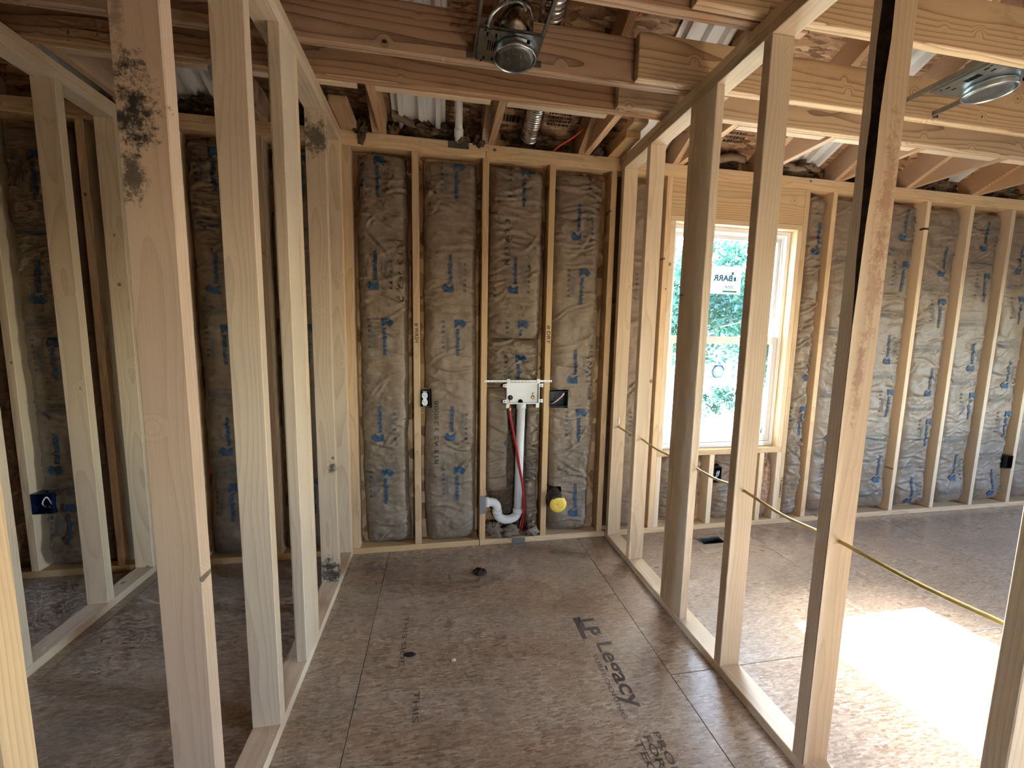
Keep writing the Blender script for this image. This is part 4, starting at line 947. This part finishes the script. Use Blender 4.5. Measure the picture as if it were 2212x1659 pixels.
def tree(x, y, h, crown, r, n, ls, label, mat, seed):
    rg = np.random.RandomState(seed); t = empty('leafy_tree', (x, y, GZ), label, 'tree', 'trees outside the window')
    mb = MB(); mb.tube(catmull([(x, y, GZ), (x+.05, y, GZ+h*.3), (x-.04, y+.1, GZ+h*.6), (x+.05, y, GZ+h*.85)], 5), [.10*r/1.8*(1-.05*i) if i < 14 else .03 for i in range(16)], 10)
    for k in range(9):
        a = k*2.4; z0 = crown[0]+(crown[1]-crown[0])*(k/9.0)*.8; rr = r*(.9-.3*k/9)
        mb.tube(catmull([(x, y, z0), (x+math.cos(a)*rr*.5, y+math.sin(a)*rr*.5, z0+.25), (x+math.cos(a)*rr, y+math.sin(a)*rr, z0+.35)], 4), [.03*(1-.09*i) for i in range(9)], 6)
    mb.build('trunk', M['treebark'], t, smooth=True, fixn=False)
    c = rg.normal(size=(n//26, 3)); c /= np.linalg.norm(c, axis=1)[:, None]; c *= rg.uniform(.35, 1, (len(c), 1))
    c = c*np.array([r, r, (crown[1]-crown[0])/2]) + np.array([x, y, (crown[0]+crown[1])/2])
    p = np.repeat(c, 26, 0) + rg.normal(scale=.17*r/1.5, size=(len(c)*26, 3)); m_ = len(p)
    a = rg.normal(size=(m_, 3)); a /= np.linalg.norm(a, axis=1)[:, None]; b2 = np.cross(a, rg.normal(size=(m_, 3))); b2 /= np.linalg.norm(b2, axis=1)[:, None]
    s = ls*rg.uniform(.6, 1.3, (m_, 1)); v = np.stack([p-a*s, p+b2*s*.45, p+a*s, p-b2*s*.45], 1).reshape(-1, 3)
    mesh_obj('foliage', v.tolist(), [(4*i, 4*i+1, 4*i+2, 4*i+3) for i in range(m_)], mat, t, (x, y, (crown[0]+crown[1])/2))
tree(5.45, 5.75, 3.6, (0.9, 3.6), 1.4, 5600, .075, 'nearest leafy tree with thin grey trunk outside the window', M['leaf'], 1)
tree(8.5, 7.0, 3.8, (0.2, 3.5), 1.25, 4200, .08, 'leafy tree outside near the right window jamb', M['leaf'], 2)
tree(12.4, 17.9, 5.6, (0.8, 5.4), 2.2, 5200, .14, 'broad leafy tree behind the nearest tree outside', M['leaf2'], 3)
tree(21.0, 22.5, 7.0, (1.2, 7.0), 3.8, 5200, .2, 'tall leafy tree behind the parked car', M['leaf2'], 4)
tree(14.4, 22.5, 7.0, (1.5, 6.5), 2.6, 4000, .17, 'leafy tree beside the neighbouring house', M['leaf2'], 5)
for k, (x, y) in enumerate(((7.6, 7.3), (6.5, 6.3))):
    tree(x, y, .8, (GZ+.2, GZ+1.0), .5, 700, .05, ('low leafy bush on the lawn by the driveway', 'low leafy bush near the tree trunk outside')[k], M['leaf'], 20+k)
# parked car
car = empty('parked_car', (17.0, 19.2, GZ), 'dark blue pickup parked across the driveway outside', 'car')
M['carpaint'] = simple('car_paint', srgb(40, 58, 86), .25, .2); M['tyre'] = simple('tyre', srgb(26, 26, 28), .8); M['carglass'] = simple('car_glass', srgb(40, 50, 58), .08)
bx, by = 14.6, 18.3
body = [(0, .45), (.05, .95), (1.3, 1.05), (1.9, 1.65), (3.2, 1.68), (3.45, 1.08), (5.2, 1.05), (5.25, .45), (4.75, .42), (4.6, .72), (4.1, .72), (3.95, .42), (1.45, .42), (1.3, .72), (.8, .72), (.65, .42)]
MB().prism([(bx+a, GZ+b) for a, b in body], by, by+1.8, 'XZ').build('body', M['carpaint'], car, bev=.03)
MB().prism([(bx+a, GZ+b) for a, b in ((1.5, 1.08), (1.98, 1.58), (3.1, 1.60), (3.28, 1.10))], by-.01, by+1.81, 'XZ').build('side_windows', M['carglass'], car)
for a in (1.05, 4.35):
    for yy in (by-.02, by+1.62):
        w = MB().lathe([(.33, 0), (.35, .03), (.35, .17), (.33, .2)], (bx+a, yy, GZ+.35), 'Y', 24).build('wheel', M['tyre'], car, smooth=True)
        MB().lathe([(.20, -.012), (.20, .0), (0, -.02)], (bx+a, yy, GZ+.35), 'Y', 20).build('rim', M['steel'], w, smooth=True)
# neighbouring house
hs = empty('neighbour_house', (19.0, 34.0, GZ), 'grey-blue sided house with gable roof beyond the trees', 'house')
M['siding'] = simple('siding', srgb(150, 172, 190), .7); M['shingle'] = simple('shingles', srgb(96, 104, 114), .85, 0, .2, .2, 8)
hx, hy = (15.0, 27.0), (31.0, 39.0)
mb = MB().box(hx, hy, (GZ, 3.0)); mb.build('walls', M['siding'], hs)
for k in range(16): board('siding_board', (hx[0]-.01, hx[1]+.01), (hy[0]-.03, hy[0]-.001), (GZ+.22*k+.02, GZ+.22*k+.21), M['siding'], hs, 0)
MB().prism([(hx[0]-.5, 2.9), ((hx[0]+hx[1])/2, 6.2), (hx[1]+.5, 2.9)], hy[0]-.5, hy[1]+.5, 'XZ').build('roof', M['shingle'], hs)
for a in (16.5, 20.0, 23.5):
    w = board('house_window', (a, a+1.1), (hy[0]-.06, hy[0]-.03), (.6, 2.1), M['vinyl'], hs, 0); board('house_pane', (a+.08, a+1.02), (hy[0]-.07, hy[0]-.061), (.68, 2.02), M['carglass'], w, 0)
bd = empty('porch_house', (8.6, 13.5, GZ), 'pale sided house wall at the left of the window view', 'house')
mb = MB().box((6.6, 9.4), (12.4, 16.0), (GZ, 2.2)).build('walls', M['siding'], bd)
for k in range(13): board('siding_board', (6.59, 9.41), (12.36, 12.399), (GZ+.22*k+.02, GZ+.22*k+.21), M['siding'], bd, 0)
MB().prism([(6.3, 2.15), (8.0, 3.3), (9.7, 2.15)], 12.1, 16.3, 'XZ').build('roof', M['shingle'], bd)
